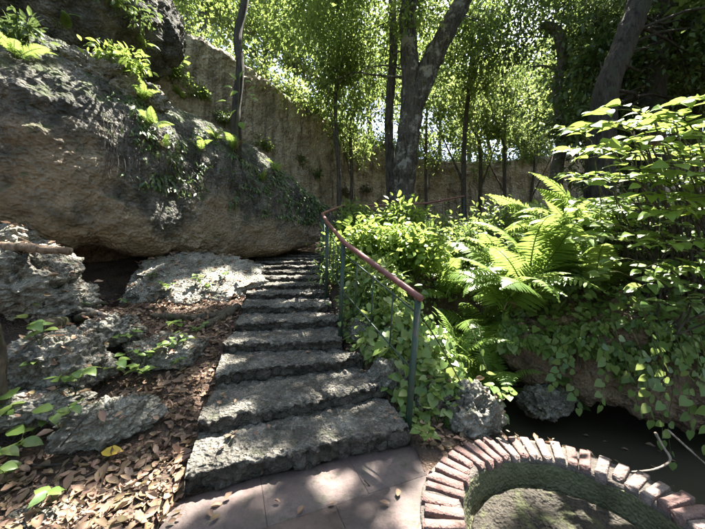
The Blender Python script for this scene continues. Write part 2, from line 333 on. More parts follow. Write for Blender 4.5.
def zground(x, y, detail=True):
    x = np.asarray(x, float); y = np.asarray(y, float); sh = x.shape; x = x.ravel(); y = y.ravel()
    s = np.interp(y, sy, sz)
    xl = np.interp(y, stl[:, 1], stl[:, 0]); xr = np.interp(y, str_[:, 1], str_[:, 0])
    dl = np.clip(xl - x, 0, 6); z = s + 0.16 * sstep(0.1, 2.5, dl) * sstep(1.2, 3.2, y) * 1.6 + 0.05 * sstep(0, 0.25, dl)
    inst = (x > xl - 0.02) & (x < xr + 0.05) & (y > 1.9) & (y < 8); z = np.where(inst, z - 0.10, z)
    # mound and rock on the right
    sr, pr = polydist(x, y, RLINE); k = sstep(3.6, 5.2, pr)
    zl = 0.75 * sstep(-0.05, 0.95, sr) + 0.55 * sstep(0.8, 2.6, sr) + 0.2 * sstep(2.5, 6, sr)
    zr = -0.5 + 1.55 * sstep(0.9, 1.6, sr) + 0.35 * sstep(1.6, 3.5, sr)
    mz = zl * (1 - k) + zr * k; mz = np.where(sr > 0, mz, -0.5 * k)
    rp = np.hypot(x - PCX, y - PCY)
    front = -0.03 - 0.47 * sstep(0.86, 1.2, rp) * sstep(0.85, 1.4, x)
    mz = np.where(sr > 0, np.maximum(mz, -0.5) , np.minimum(front, -0.03))
    e = x - xr - 0.08; w = sstep(0.0, 0.75, e); far = sstep(7, 10, y)
    z = np.where(e > 0, z * (1 - w) + w * (mz * (1 - far) + np.maximum(mz, s) * far), z)
    z = np.where(rp < 0.75, np.minimum(z, -0.55), z)
    # over the big cliff
    sc_, pc = polydist(x, y, CLINE); top = np.interp(pc, np.arange(len(CL)), CLT)
    tz = np.maximum(top + 0.35, z); back = sstep(1.7, 2.6, sc_) * (pc < len(CL) - 1.01)
    cave = sstep(-0.3, 0.8, sc_) * (pc < len(CL) - 1.01); z = z * (1 - back) + tz * back
    z = z - 0.30 * np.exp(-((x + 3.35) ** 2 / 0.22 + (y - 4.35) ** 2 / 0.35))
    # behind the quarry wall
    sw, pw = polydist(x, y, WLINE); wt = np.interp(pw, np.arange(len(WTOP)), WTOP); bw = sstep(0.35, 1.0, sw)
    z = z * (1 - bw) + np.maximum(z, wt + 0.08 * np.clip(sw, 0, 40)) * bw
    if detail:
        p = np.stack([x, y, np.zeros_like(x)], 1); a = sstep(0.9, 3.0, np.hypot(x - 0.3, y - 1.0)) * 0.8 + 0.2
        z = z + a * 0.05 * fbm(p, 1.6, 5, 0.55) + 0.012 * fbm(p, 9, 3, 0.6)
        z = np.where(inst, z - 0.05, z)
    return z.reshape(sh)
def zg(x, y): return float(zground(np.array([x]), np.array([y]))[0])

# ------------------------------------------------------------------ ground
t = np.linspace(-1, 1, 441); gx = -0.2 + 1.05 * np.sinh(5.7 * t); gy = 2.6 + 1.05 * np.sinh(5.7 * t)
GX, GY = np.meshgrid(gx, gy, indexing='ij'); GZ = zground(GX, GY)
ground = props(mk('ground', np.stack([GX, GY, GZ], -1).reshape(-1, 3), grid_quads(441, 441), None, M['soil']), kind='structure')

# stream
wx = np.linspace(0.9, 7, 60); wy = np.linspace(0.2, 4.6, 40); WX, WY = np.meshgrid(wx, wy, indexing='ij')
props(mk('stream_water', np.stack([WX, WY, np.full_like(WX, -0.46)], -1).reshape(-1, 3), grid_quads(60, 40), None, M['water']), kind='structure')

# ------------------------------------------------------------------ paved path: separate slabs
def clip_poly(poly, p, n):
    out = []; m = len(poly)
    for i in range(m):
        a, b_ = np.array(poly[i]), np.array(poly[(i + 1) % m]); da, db = np.dot(a - p, n), np.dot(b_ - p, n)
        if da >= 0: out.append(tuple(a))
        if (da >= 0) != (db >= 0): out.append(tuple(a + (b_ - a) * da / (da - db)))
    return out
def slab(name, poly, z0, z1, mat, parent, bev=0.008):
    poly = np.array(poly); c = poly.mean(0); n = len(poly)
    ins = c + (poly - c) * (1 - bev / max(0.05, np.linalg.norm(poly - c, axis=1).mean()))
    V = np.concatenate([np.c_[poly, np.full(n, z0)], np.c_[poly, np.full(n, z1 - bev)], np.c_[ins, np.full(n, z1)], [[c[0], c[1], z1]]])
    i = np.arange(n); j = (i + 1) % n
    Q = np.concatenate([np.stack([i, j, n + j, n + i], 1), np.stack([n + i, n + j, 2 * n + j, 2 * n + i], 1)])
    T = np.stack([2 * n + i, 2 * n + j, np.full(n, 3 * n)], 1)
    return mk(name, V, Q, T, mat, parent, smooth=False)
ring = [(PCX + 0.68 * math.cos(a), PCY + 0.68 * math.sin(a)) for a in np.linspace(R(122), R(250), 12)]
bedpoly = [(-1.0, 1.76), (0.0, 2.2), (0.38, 2.40), (0.60, 2.36), (0.74, 2.22)] + ring + [(0.9, -1.5), (-1.3, -1.5), (-1.02, 1.0)]
path = props(slab('path', bedpoly, -0.14, -0.006, M['mortar'], None), kind='structure')
cuts_a = [1.02, 1.42, 1.80]; ang = R(11)
dirn = np.array([-math.sin(R(22)), math.cos(R(22))]); ux = np.array([math.cos(R(22)), math.sin(R(22))])
rows = [-2.5, -0.7, -0.2, 0.3, 0.75, 1.2, 1.62, 2.02, 2.6]
half = [(-0.99, 1.74), (0.0, 2.18), (0.38, 2.38), (0.58, 2.33), (0.70, 2.20)]
full = half + ring + [(0.88, -1.45), (-1.28, -1.45), (-1.0, 1.0)]
k_ = 0
for i in range(len(rows) - 1):
    g = 0.001
    p1 = clip_poly(full, dirn * (rows[i] + g), dirn); p1 = clip_poly(p1, dirn * (rows[i + 1] - g), -dirn) if p1 else p1
    if len(p1) < 3: continue
    off = [0.05, -0.22, 0.12, -0.1, 0.2, -0.05, 0.16, -0.12][i]
    cols = [-3.0, -1.25 + off, -0.62 + off, 0.02 + off, 0.6 + off, 2.2]
    for j in range(len(cols) - 1):
        p2 = clip_poly(p1, ux * (cols[j] + g), ux); p2 = clip_poly(p2, ux * (cols[j + 1] - g), -ux) if len(p2) > 2 else p2
        if len(p2) >= 3:
            a_ = np.array(p2); area = abs(0.5 * np.sum(a_[:, 0] * np.roll(a_[:, 1], 1) - a_[:, 1] * np.roll(a_[:, 0], 1)))
            if area > 0.01:
                o = slab('paving_slab', p2, -0.05, 0.004 + 0.002 * random.random(), M['paving'], path, 0.002)

# ------------------------------------------------------------------ stone staircase
stair = empty('stone_staircase', SE[0][0], 'curving staircase of rough grey rubble steps climbing under the cliff', 'staircase')
def displaced_stone(c, r3, seed, sub=14, amp=0.18):
    u = np.linspace(0, math.pi, sub); w = np.linspace(0, 2 * math.pi, sub + 4, endpoint=False); U, W_ = np.meshgrid(w, u, indexing='ij')
    D = np.stack([np.cos(U) * np.sin(W_), np.sin(U) * np.sin(W_), np.cos(W_)], -1).reshape(-1, 3)
    n = 1 + amp * fbm(D, 1.5, 4, 0.55, seed * 3.7)
    D = np.sign(D) * np.abs(D) ** 0.75
    return np.asarray(c) + D * n[:, None] * np.asarray(r3), grid_quads(sub + 4, sub, True)
for k, (a, b_) in enumerate(SE):
    nxt = SE[k + 1] if k + 1 < len(SE) else (a + (0, .5, 0.02), b_ + (0, .5, 0.02))
    below = (SE[k - 1][0][2] if k else 0.0)
    nu, nv = (190, 84) if k < 4 else (110, 46)
    u = np.linspace(-0.02, 1.02, nu); front = a + (b_ - a) * u[:, None]; backp = nxt[0] + (nxt[1] - nxt[0]) * u[:, None]
    dirb = backp - front; dirb[:, 2] = 0; run = np.linalg.norm(dirb, axis=1, keepdims=True); dirb = dirb / run
    front = front - 0.01 * dirb + dirb * (0.055 * fbm(np.c_[u * np.linalg.norm(b_ - a), np.full(nu, k * 3.1), np.zeros(nu)], 3.2, 4, 0.6))[:, None]
    h = a[2] - below; G = np.zeros((nu, nv, 3))
    nr = nv // 3
    for j in range(nv):
        if j < nr:                                # riser, undercut below the nosing
            q = j / (nr - 1); und = 0.045 * (1 - q) ** 0.7 if q < 0.82 else 0.045 * (1 - q) * 0.6
            G[:, j] = front + dirb * und; G[:, j, 2] = below - 0.05 + (h + 0.05 - 0.012) * q
        else:
            q = (j - nr + 1) / (nv - nr)
            G[:, j] = front + dirb * (run + 0.10) * q ** 1.3 + dirb * 0.012; G[:, j, 2] = a[2] + 0.01 * q
    N = -grid_normals(G); N = np.where((N[..., 2:3] < -0.3), -N, N); f = G.reshape(-1, 3)
    lump = worley(f * np.array([1, 1, 1.4]), 11, k * 2.0); wf = f + 0.03 * np.stack([fbm(f, 9, 2, 0.5, i_ * 5.0) for i_ in range(3)], 1); amp = 0.045 * fbm(f, 5, 5, 0.66, k) + 0.034 * (0.5 - lump) + 0.032 * (worley(wf, 21, k) - 0.5)
    isr = np.zeros((nu, nv)); isr[:, :nr - 1] = 1; amp = amp * np.where(isr.ravel() > 0, 1.4, 0.75)
    ej = np.zeros((nu, nv)); ej[:, nr - 2:nr + 3] = 1; pit = np.clip(fbm(f, 13, 3, 0.6, 9 + k) - 0.12, 0, 1) * 0.07
    amp = amp - pit * (0.5 + ej.ravel())
    G2 = f + N.reshape(-1, 3) * amp[:, None]; Gr = G2.reshape(nu, nv, 3)
    side = Gr[[0, -1]].copy(); side[:, :, 2] = below - 0.15                   # close the two ends
    V = np.concatenate([G2, side.reshape(-1, 3)]); j = np.arange(nv - 1); n0 = nu * nv
    Q = np.concatenate([grid_quads(nu, nv)[:, ::-1], np.stack([j, j + 1, n0 + j + 1, n0 + j], 1), np.stack([(nu - 1) * nv + j + 1, (nu - 1) * nv + j, n0 + nv + j, n0 + nv + j + 1], 1)])
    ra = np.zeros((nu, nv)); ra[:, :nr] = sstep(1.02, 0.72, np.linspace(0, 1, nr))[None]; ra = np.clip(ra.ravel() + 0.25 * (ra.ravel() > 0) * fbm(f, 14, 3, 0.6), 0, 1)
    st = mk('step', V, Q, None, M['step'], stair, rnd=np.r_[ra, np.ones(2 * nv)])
    if k < 7:                                     # rubble that shows in the riser
        x = 0.03
        while x < 0.97:
            wd = random.uniform(0.05, 0.19) / np.linalg.norm(b_ - a); cpt = a + (b_ - a) * (x + wd / 2)
            db = dirb[min(nu - 1, int((x + wd / 2) * nu))]; along = unit(b_ - a)
            hh = (h if k else h + 0.02) * random.uniform(0.22, 0.44)
            Vs, Qs = displaced_stone((0, 0, 0), (wd * np.linalg.norm(b_ - a) * 0.58, 0.05, hh), k * 31 + x * 57, 11, 0.3)
            Vs = cpt + Vs[:, :1] * along + Vs[:, 1:2] * db + Vs[:, 2:] * np.array([0, 0, 1]) + db * random.uniform(0.035, 0.085)
            Vs[:, 2] += -h + hh * 0.95
            mk('stone', Vs, Qs[:, ::-1], None, M['riser'], st); x += wd * 1.02

# ------------------------------------------------------------------ rocks and cliffs
def sheet_rock(name, G, mats, parent=None, amp=0.1, pit=0.05, seed=0, flip=False, low=None, strata=0.0, split=None):
    nu, nv = G.shape[:2]; N = grid_normals(G); N = -N if flip else N; f = G.reshape(-1, 3)
    big = fbm(f, 0.9, 4, 0.5, seed) * amp; mid = fbm(f, 3.2, 5, 0.62, seed + 4) * amp * 0.45
    wf = f + 0.10 * np.stack([fbm(f, 4, 3, 0.5, seed + 5 * i_) for i_ in range(3)], 1); pm = 0.35 + 0.9 * sstep(-0.25, 0.3, fbm(f, 1.3, 3, 0.5, seed + 31))
    pits = pm * (pit * 2.4 * (worley(wf, 2.6, seed) - 0.5) + pit * 1.5 * (worley(wf, 6.5, seed) - 0.5) + pit * 0.75 * (worley(wf, 14, seed) - 0.5))
    ridge = fbm(f, 2.0, 4, 0.6, seed + 9, True) * amp * 0.35
    s_ = strata * np.sin(f[:, 2] * 16 + 5 * fbm(f, 1.1, 3)) if strata else 0
    V = f + N.reshape(-1, 3) * (big + mid + pits + ridge + s_)[:, None]
    Q = grid_quads(nu, nv); Q = Q[:, ::-1] if flip else Q
    at = None
    if split is not None:
        J = np.tile(np.arange(nv) / nv, (nu, 1)).ravel(); at = 1 - sstep(split - 0.06, split + 0.10, J + fbm(f, 1.2, 5, 0.6, 3) * 0.32 + fbm(f, 8, 3, 0.6, 3) * 0.08)
    o = mk(name, V, Q, None, mats[0], parent, rnd=at)
    return o
def resample(cols, n):
    return np.stack([smooth_path(np.c_[c, np.zeros(len(c)), np.zeros(len(c))], n)[:, 0] for c in cols], 1)
cl = resample([CLX, CLY, CLZ, CLT], 520); tang = unit(np.gradient(cl[:, :2], axis=0)); inn = np.stack([-tang[:, 1], tang[:, 0]], 1)
# profile: (inward offset, fraction of face height)
cave = np.exp(-((np.linspace(0, 11, 520) - 5.1) / 1.0) ** 2)
prof = [(2.1, -0.30), (1.5, 0.02), (0.8, 0.03), (0.25, 0.0), (-0.02, 0.03), (-0.12, 0.12), (-0.12, 0.30), (-0.08, 0.50), (-0.02, 0.68), (0.12, 0.83), (0.45, 0.98), (1.0, 1.15), (1.7, 1.26), (2.8, 1.32), (4.2, 1.28)]
pp = smooth_path(np.array([(a_, b_, 0) for a_, b_ in prof]), 300)
# denser on the face
G = np.zeros((520, 300, 3))
for j in range(300):
    off, fr = pp[j, 0], pp[j, 1]; G[:, j, :2] = cl[:, :2] + inn * off; G[:, j, 2] = cl[:, 2] + (cl[:, 3] - cl[:, 2]) * fr
cliff = empty('rock_cliff', (CLX[5], CLY[5], 0.9), 'big overhanging limestone cliff with dark top and brown underside above a cave', 'cliff')
sheet_rock('cliff_face', G, [M['cliffmix']], cliff, 0.13, 0.038, 2.0, False, strata=0.008, split=0.42)

rl = resample([RLX, RLY, RLZ], 260); rtop = np.interp(np.linspace(0, 8, 260), np.arange(9), CH - (RL[:, 3] - HY) * (RL[:, 2] + 0.1) / F)
tang = unit(np.gradient(rl[:, :2], axis=0)); inn2 = np.stack([-tang[:, 1], tang[:, 0]], 1)
prof = [(1.3, -0.35), (1.1, 0.0), (0.6, 0.0), (0.15, -0.02), (0.0, 0.03), (-0.07, 0.16), (-0.03, 0.5), (0.08, 0.85), (0.3, 1.05), (0.7, 1.2), (1.3, 1.32), (2.0, 1.3)]
pp = smooth_path(np.array([(a_, b_, 0) for a_, b_ in prof]), 130); G = np.zeros((260, 130, 3))
for j in range(130):
    G[:, j, :2] = rl[:, :2] + inn2 * pp[j, 0]; G[:, j, 2] = rl[:, 2] + (rtop - rl[:, 2]) * pp[j, 1]
rr = empty('overhanging_rock', (RLX[4], RLY[4], -0.2), 'low brown overhanging rock ledge above the dark stream', 'rock')
sheet_rock('rock_face', G, [M['rockbrown']], rr, 0.15, 0.07, 5.0)

wl_ = resample([WLINE[:, 0], WLINE[:, 1], WTOP], 420); tang = unit(np.gradient(wl_[:, :2], axis=0)); inn3 = np.stack([-tang[:, 1], tang[:, 0]], 1)
vv = np.linspace(0, 1, 110); G = np.zeros((420, 110, 3)); low = zground(wl_[:, 0] + 0.6 * tang[:, 1], wl_[:, 1] - 0.6 * tang[:, 0], False) - 0.4
topn = 0.13 * fbm(np.c_[wl_[:, :2], np.zeros(420)], 0.8, 4, 0.6, 3)
for j, q in enumerate(vv):
    if q < 0.9: off = 0.15 * math.sin(q * 3); z = low + (wl_[:, 2] + topn - low) * (q / 0.9)
    else: off = (q - 0.9) * 12; z = wl_[:, 2] + topn + 0.1 * (q - 0.9) * 10
    G[:, j, :2] = wl_[:, :2] + inn3 * off; G[:, j, 2] = z
qw = empty('quarry_wall', (WLINE[4][0], WLINE[4][1], 2.0), 'tall pale tan quarry wall with dark stains standing behind the trees', 'rock wall')
sheet_rock('wall_face', G, [M['wall']], qw, 0.16, 0.05, 8.0)

def boulder(name, label, c, size, seed, mat='rock', rotz=0.0, res=110, amp=0.34, pit=0.17, flat=0.0, cat='boulder', group=None, tilt=0.0):
    sub = res; w = np.linspace(0, 2 * math.pi, sub + 20, endpoint=False); u = np.linspace(0.0, math.pi, sub); W_, U = np.meshgrid(w, u, indexing='ij')
    D = np.stack([np.cos(W_) * np.sin(U), np.sin(W_) * np.sin(U), np.cos(U)], -1).reshape(-1, 3)
    Bx = np.sign(D) * np.abs(D) ** 0.88; sz3 = np.asarray(size, float); p = Bx * sz3
    md = float(np.mean(sz3)); q = p / md
    wq = q + 0.22 * np.stack([fbm(q, 2.2, 3, 0.5, seed + 5 * i_) for i_ in range(3)], 1)
    r = 1 + amp * fbm(q, 0.9, 3, 0.5, seed) + amp * 0.5 * fbm(q, 2.4, 5, 0.62, seed + 2, True) + pit * 2.6 * (worley(wq, 1.7, seed) - 0.55) + pit * 1.9 * (worley(wq, 3.9, seed) - 0.5) + pit * 1.1 * (worley(wq, 8.5, seed) - 0.5)
    p = p * r[:, None]
    if flat: p[:, 2] = np.minimum(p[:, 2], sz3[2] * flat + 0.25 * (p[:, 2] - sz3[2] * flat))
    if tilt: ct, st_ = math.cos(tilt), math.sin(tilt); p = np.stack([p[:, 0], p[:, 1] * ct - p[:, 2] * st_, p[:, 1] * st_ + p[:, 2] * ct], 1)
    ca, sa = math.cos(rotz), math.sin(rotz); p = np.stack([p[:, 0] * ca - p[:, 1] * sa, p[:, 0] * sa + p[:, 1] * ca, p[:, 2]], 1)
    o = mk(name, p + np.asarray(c, float), grid_quads(sub + 20, sub, True)[:, ::-1], None, M[mat])
    return props(o, label, cat, group)
G_ = lambda px, d: ((px - CX) * d / F, d)
def on_ground(px, d, dz=0.0):
    x, y = G_(px, d); return np.array([x, y, zg(x, y) + dz])
boulders = [
    boulder('boulder', 'pitted grey boulder wedged beside the cave mouth', P(24, 282, 3.25), (0.42, 0.38, 0.34), 1.3, rotz=0.4, res=120),
    boulder('boulder', 'small grey rock resting on top of the pitted boulder under the cliff', P(-8, 243, 3.45), (0.40, 0.34, 0.19), 4.1, rotz=0.2),
    boulder('boulder', 'angular grey rock on the floor at the cave entrance', P(66, 302, 3.3), (0.24, 0.2, 0.17), 2.2, rotz=0.8),
    boulder('boulder', 'rough grey boulder behind the leafy seedlings', P(60, 362, 2.55), (0.33, 0.25, 0.23), 3.7, rotz=-0.2, res=120),
    boulder('boulder', 'long craggy limestone lump lying in the leaf litter', P(112, 420, 2.15), (0.25, 0.12, 0.13), 8.4, rotz=0.75, res=110, amp=0.4),
    boulder('boulder', 'low flat grey rock beside the mossy trunk', P(38, 407, 2.2), (0.26, 0.17, 0.09), 6.0, rotz=0.15),
    boulder('rock_slab', 'large tilted mossy rock slab between the cave and the stairs', P(203, 281, 4.8), (0.84, 0.66, 0.25), 9.3, rotz=0.42, res=130, amp=0.26, pit=0.14, flat=0.75, cat='rock slab', tilt=0.5, mat='rock'),
    boulder('boulder', 'grey lump of rock below the cave half sunk in litter', P(112, 330, 3.0), (0.24, 0.18, 0.13), 5.5, rotz=0.1),
    boulder('boulder', 'broken pale rock at the edge of the litter near the paved path', P(40, 524, 1.62), (0.17, 0.12, 0.075), 7.7, rotz=0.5, amp=0.4),
    boulder('boulder', 'knobbly limestone lump at the foot of the railing bank beside the brick ring', P(470, 415, 2.55), (0.23, 0.18, 0.20), 10.2, rotz=0.2, res=120, amp=0.35, pit=0.18),
    boulder('boulder', 'dark honeycombed rock under the lower railing bars', P(392, 378, 2.85), (0.20, 0.16, 0.17), 11.9, rotz=0.5, res=110, pit=0.14),
    boulder('boulder', 'small honeycombed rock between the second railing post and the steps', P(366, 335, 3.45), (0.17, 0.15, 0.15), 12.4, rotz=0.1, pit=0.14),
    boulder('boulder', 'rock lump with ivy halfway up the railing bank', P(432, 398, 2.62), (0.14, 0.13, 0.14), 13.4, rotz=0.9, pit=0.14),
    boulder('boulder', 'pale rounded rock in the dark hollow by the stream', P(545, 400, 3.3), (0.24, 0.2, 0.15), 14.6, rotz=0.4),
    boulder('boulder', 'rock lying under the seedling clump beside the steps', P(165, 352, 3.05), (0.30, 0.22, 0.14), 15.2, rotz=0.2),
    boulder('boulder', 'huge dark upper boulder leaning over the cliff ledge', P(40, 0, 6.0), (2.1, 1.3, 1.25), 16.1, mat='cliff', rotz=0.4, res=120, amp=0.35, pit=0.05),
    boulder('boulder', 'dark upper rock beside the fern above the cliff', P(140, 25, 6.9), (0.75, 0.7, 0.85), 17.3, mat='cliff', rotz=0.2, res=110, amp=0.35, pit=0.05),
    boulder('boulder', 'sunlit broken rock on the cliff ledge below the ferns', P(95, 78, 4.6), (0.55, 0.35, 0.22), 18.8, mat='rock', rotz=0.6, res=120, amp=0.45),
    boulder('boulder', 'craggy sunlit rock at the ledge corner above the cave', P(135, 98, 4.9), (0.42, 0.3, 0.22), 19.6, mat='rock', rotz=0.7, res=110, amp=0.45),
]

# ------------------------------------------------------------------ surfaces for placing plants
from mathutils.bvhtree import BVHTree
def bvh(o):
    me = o.data; v = np.zeros(len(me.vertices) * 3, np.float32); me.vertices.foreach_get('co', v); v = v.reshape(-1, 3)
    return BVHTree.FromPolygons(v.tolist(), [tuple(p.vertices) for p in me.polygons])
def child_mesh(e): return next(c for c in e.children)
SURF = [bvh(o) for o in [ground, child_mesh(cliff), child_mesh(rr), child_mesh(qw)] + boulders]
def ray(o, d):
    best = None
    for t_ in SURF:
        h = t_.ray_cast(Vector(o), Vector(d), 80)
        if h[0] is not None and (best is None or h[3] < best[2]): best = (np.array(h[0]), np.array(h[1]), h[3])
    return best
def hit(px, py):
    h = ray((0, 0, CH), tuple(unit(P(px, py, 1.0) - np.array([0, 0, CH])))); 
    return (h[0], h[1] if np.dot(h[1], h[0] - np.array([0, 0, CH])) < 0 else -h[1]) if h else (P(px, py, 6), np.array([0, 0, 1.0]))
def surf(x, y, z0=3.2):
    h = ray((x, y, z0), (0, 0, -1)); return h[0][2] if h else zg(x, y)

# ------------------------------------------------------------------ railing
rail = empty('metal_railing', P(407, 440, 2.31), 'green metal railing with red brown handrail beside the stone stairs', 'railing')
posts = [(P(407, 441, 2.31), P(418, 299, 2.31)), (P(340, 336, 3.30), P(343.5, 244, 3.30)), (P(326, 294, 4.50), P(327.5, 224, 4.50)), (P(322, 275, 5.60), P(322, 215, 5.60)),
         (None, P(343, 206.5, 7.1)), (None, P(390, 206, 7.6)), (None, P(427, 204, 8.1)), (None, P(464, 197, 8.6))]
tops = []
for k, (a, b_) in enumerate(posts):
    if a is None: a = np.array([b_[0], b_[1], b_[2] - 1.15])
    tops.append((a, b_)); up = b_ - a
    ax = np.array([0.021, 0, 0]); ay = np.array([0, 0.021, 0])
    V, Q = box_vq((a - 0.1 * up + b_) / 2, ax, ay, (b_ + 0.1 * up - a) / 2 * 0.995); mk('post', V, Q, None, M['green'], rail, smooth=False)
hp = []
for k, (a, b_) in enumerate(tops): hp.append(b_ + np.array([0, 0, 0.02]))
hp[0] = hp[0] + 0.04 * unit(hp[0] - hp[1])
dense = [];
for k in range(len(hp) - 1):
    for t_ in np.linspace(0, 1, 14, endpoint=False): dense.append(hp[k] * (1 - t_) + hp[k + 1] * t_)
dense.append(hp[-1]); dense = np.array(dense)
for _ in range(1): dense[1:-1] = 0.25 * dense[:-2] + 0.5 * dense[1:-1] + 0.25 * dense[2:]
V, Q, T = tube(dense, 0.026, 12); mk('handrail', V, Q, T, M['red'], rail)
for k in range(len(tops) - 1):
    (a0, b0), (a1, b1) = tops[k], tops[k + 1]
    for fr, r_ in ((0.90, 0.0075), (0.50, 0.0075)):
        V, Q, T = tube(np.array([a0 + (b0 - a0) * fr, a1 + (b1 - a1) * fr]), r_, 6); mk('rail_bar', V, Q, T, M['green'], rail)
    nb = 3 if k < 3 else 4
    for q in range(1, nb + 1):
        t_ = q / (nb + 1); lo = (a0 + (b0 - a0) * 0.50) * (1 - t_) + (a1 + (b1 - a1) * 0.50) * t_; hi = (a0 + (b0 - a0) * 0.90) * (1 - t_) + (a1 + (b1 - a1) * 0.90) * t_
        V, Q, T = tube(np.array([lo - (0, 0, 0.02), hi + (0, 0, 0.02)]), 0.0075, 6); mk('baluster', V, Q, T, M['green'], rail)

# ------------------------------------------------------------------ round pool of bricks
pool = empty('brick_pool', (PCX, PCY, -0.3), 'round mossy basin ringed with weathered red bricks laid like spokes', 'pool')
def revolve(prof, n, amp, seed, sc=3.0):
    a = np.linspace(0, 2 * math.pi, n, endpoint=False); G = np.zeros((n, len(prof), 3))
    for j, (r_, z) in enumerate(prof): G[:, j] = np.stack([PCX + r_ * np.cos(a), PCY + r_ * np.sin(a), np.full(n, z)], 1)
    f = G.reshape(-1, 3); nz = fbm(f, sc, 5, 0.6, seed) * amp
    c = unit(np.array([PCX, PCY, 0.4]) - f); f = f + c * nz[:, None]; return f, grid_quads(n, len(prof), True)
pr = smooth_path([(0.80, -0.55, 0), (0.805, -0.1, 0), (0.80, 0.0, 0), (0.77, 0.018, 0), (0.68, 0.022, 0), (0.6, 0.02, 0), (0.575, 0.0, 0), (0.572, -0.03, 0)], 40)[:, :2]
V, Q = revolve(pr, 220, 0.012, 2.0, 9.0); mk('rim_bed', V, Q[:, ::-1], None, M['mortar'], pool)
pr = smooth_path([(0.60, -0.04, 0), (0.575, -0.006, 0), (0.562, -0.06, 0), (0.555, -0.12, 0), (0.54, -0.19, 0), (0.50, -0.25, 0)], 60)[:, :2]
V, Q = revolve(pr, 220, 0.018, 4.0, 4.0); mk('basin_wall', V, Q[:, ::-1], None, M['moss'], pool)
pr = smooth_path([(0.56, -0.27, 0), (0.535, -0.19, 0), (0.51, -0.135, 0), (0.46, -0.125, 0), (0.36, -0.14, 0), (0.2, -0.15, 0), (0.001, -0.155, 0)], 50)[:, :2]
V, Q = revolve(pr, 200, 0.075, 9.0, 6.0); mk('basin_floor', V, Q[:, ::-1], None, M['mud'], pool)
nb = 52
for k in range(nb):
    a = 2 * math.pi * (k + 0.5) / nb + random.uniform(-0.012, 0.012); er = np.array([math.cos(a), math.sin(a), 0]); et = np.array([-math.sin(a), math.cos(a), 0])
    tilt = random.uniform(-0.14, 0.14); up = unit(np.array([0, 0, 1.0]) + tilt * et + random.uniform(-0.05, 0.05) * er); et = unit(np.cross(up, er))
    L = (PR1 - PR0) * (random.uniform(0.9, 1.02) if random.random() < 0.85 else random.uniform(0.65, 0.85)); w = 0.0285 * random.uniform(0.9, 1.06); h = 0.034
    c = np.array([PCX, PCY, 0.010 + random.uniform(-0.007, 0.007)]) + er * ((PR0 + PR1) / 2 + random.uniform(-0.012, 0.012))
    nu = 9; us = np.linspace(-1, 1, nu); prof = [(-1, -1), (-1, 0.84), (-0.86, 1), (0, 1.01), (0.86, 1), (1, 0.84), (1, -1)]
    G = np.array([[c + er * u_ * L / 2 * (0.985 if abs(z_) == 1 else 1) + et * y_ * w + up * z_ * h for (y_, z_) in prof] for u_ in us])
    f = G.reshape(-1, 3); f = f + 0.0045 * np.stack([fbm(f, 16, 3, 0.6, 3.0 + i_) for i_ in range(3)], 1)
    n7 = len(prof); capT = []
    for base_i, sgn in ((0, 1), ((nu - 1) * n7, -1)):
        for q in range(1, n7 - 1): capT.append((base_i, base_i + q, base_i + q + 1) if sgn > 0 else (base_i, base_i + q + 1, base_i + q))
    mk('brick', f, grid_quads(nu, n7), capT, M['brick' if random.random() < (0.25 if math.cos(a) > 0.1 else 0.85) else 'brick_pale'], pool, smooth=False)

# ------------------------------------------------------------------ leaves
KITE = (np.array([[0, 0, 0], [0.42, 0.5, 0.07], [1, 0, -0.06], [0.42, -0.5, 0.07]]), np.array([[0, 2, 1], [0, 3, 2]]))
OVAL = (np.array([[0, 0, 0], [0.20, 0.34, 0.04], [0.5, 0.5, 0.05], [0.8, 0.28, -0.01], [1, 0, -0.10], [0.8, -0.28, -0.01], [0.5, -0.5, 0.05], [0.20, -0.34, 0.04], [0.35, 0, 0.0], [0.7, 0, -0.02]]),
        np.array([[0, 8, 1], [1, 8, 2], [2, 8, 9], [2, 9, 3], [3, 9, 4], [0, 7, 8], [7, 6, 8], [6, 9, 8], [6, 5, 9], [5, 4, 9]]))
HEART = (np.array([[0.08, 0, 0], [-0.05, 0.28, 0.05], [0.2, 0.52, 0.06], [0.55, 0.42, 0.02], [1, 0, -0.12], [0.55, -0.42, 0.02], [0.2, -0.52, 0.06], [-0.05, -0.28, 0.05], [0.5, 0, -0.02]]),
         np.array([[0, 2, 1], [0, 8, 2], [2, 8, 3], [3, 8, 4], [0, 7, 6], [0, 6, 8], [6, 5, 8], [5, 4, 8]]))
DEAD = (OVAL[0] * np.array([1, 1, 0]) + np.array([[0, 0, 0], [0, 0, .10], [0, 0, .22], [0, 0, .13], [0, 0, .12], [0, 0, .06], [0, 0, .16], [0, 0, .12], [0, 0, -.03], [0, 0, -.02]]), OVAL[1])
def leaf_geo(Pp, D, Nn, L, Wd, tmpl=KITE):
    T, F_ = tmpl; D = unit(D); Y = unit(np.cross(Nn, D)); Z = np.cross(D, Y); L = np.broadcast_to(L, (len(Pp),)); Wd = np.broadcast_to(Wd, (len(Pp),))
    V = Pp[:, None] + T[None, :, 0:1] * (D * L[:, None])[:, None] + T[None, :, 1:2] * (Y * Wd[:, None])[:, None] + T[None, :, 2:3] * (Z * L[:, None])[:, None]
    n = len(T); Fc = (F_[None] + (np.arange(len(Pp)) * n)[:, None, None]).reshape(-1, 3)
    return V.reshape(-1, 3), Fc, n
def leaf_mesh(name, Pp, D, Nn, L, Wd, mat, parent, tmpl=KITE, data_only=False):
    V, Fc, n = leaf_geo(Pp, D, Nn, L, Wd, tmpl); rnd = np.repeat(rs.rand(len(Pp)), n)
    o = mk(name, V, None, Fc, mat, parent, smooth=True, rnd=rnd); return o
def rdir(n): return unit(rs.normal(size=(n, 3)))
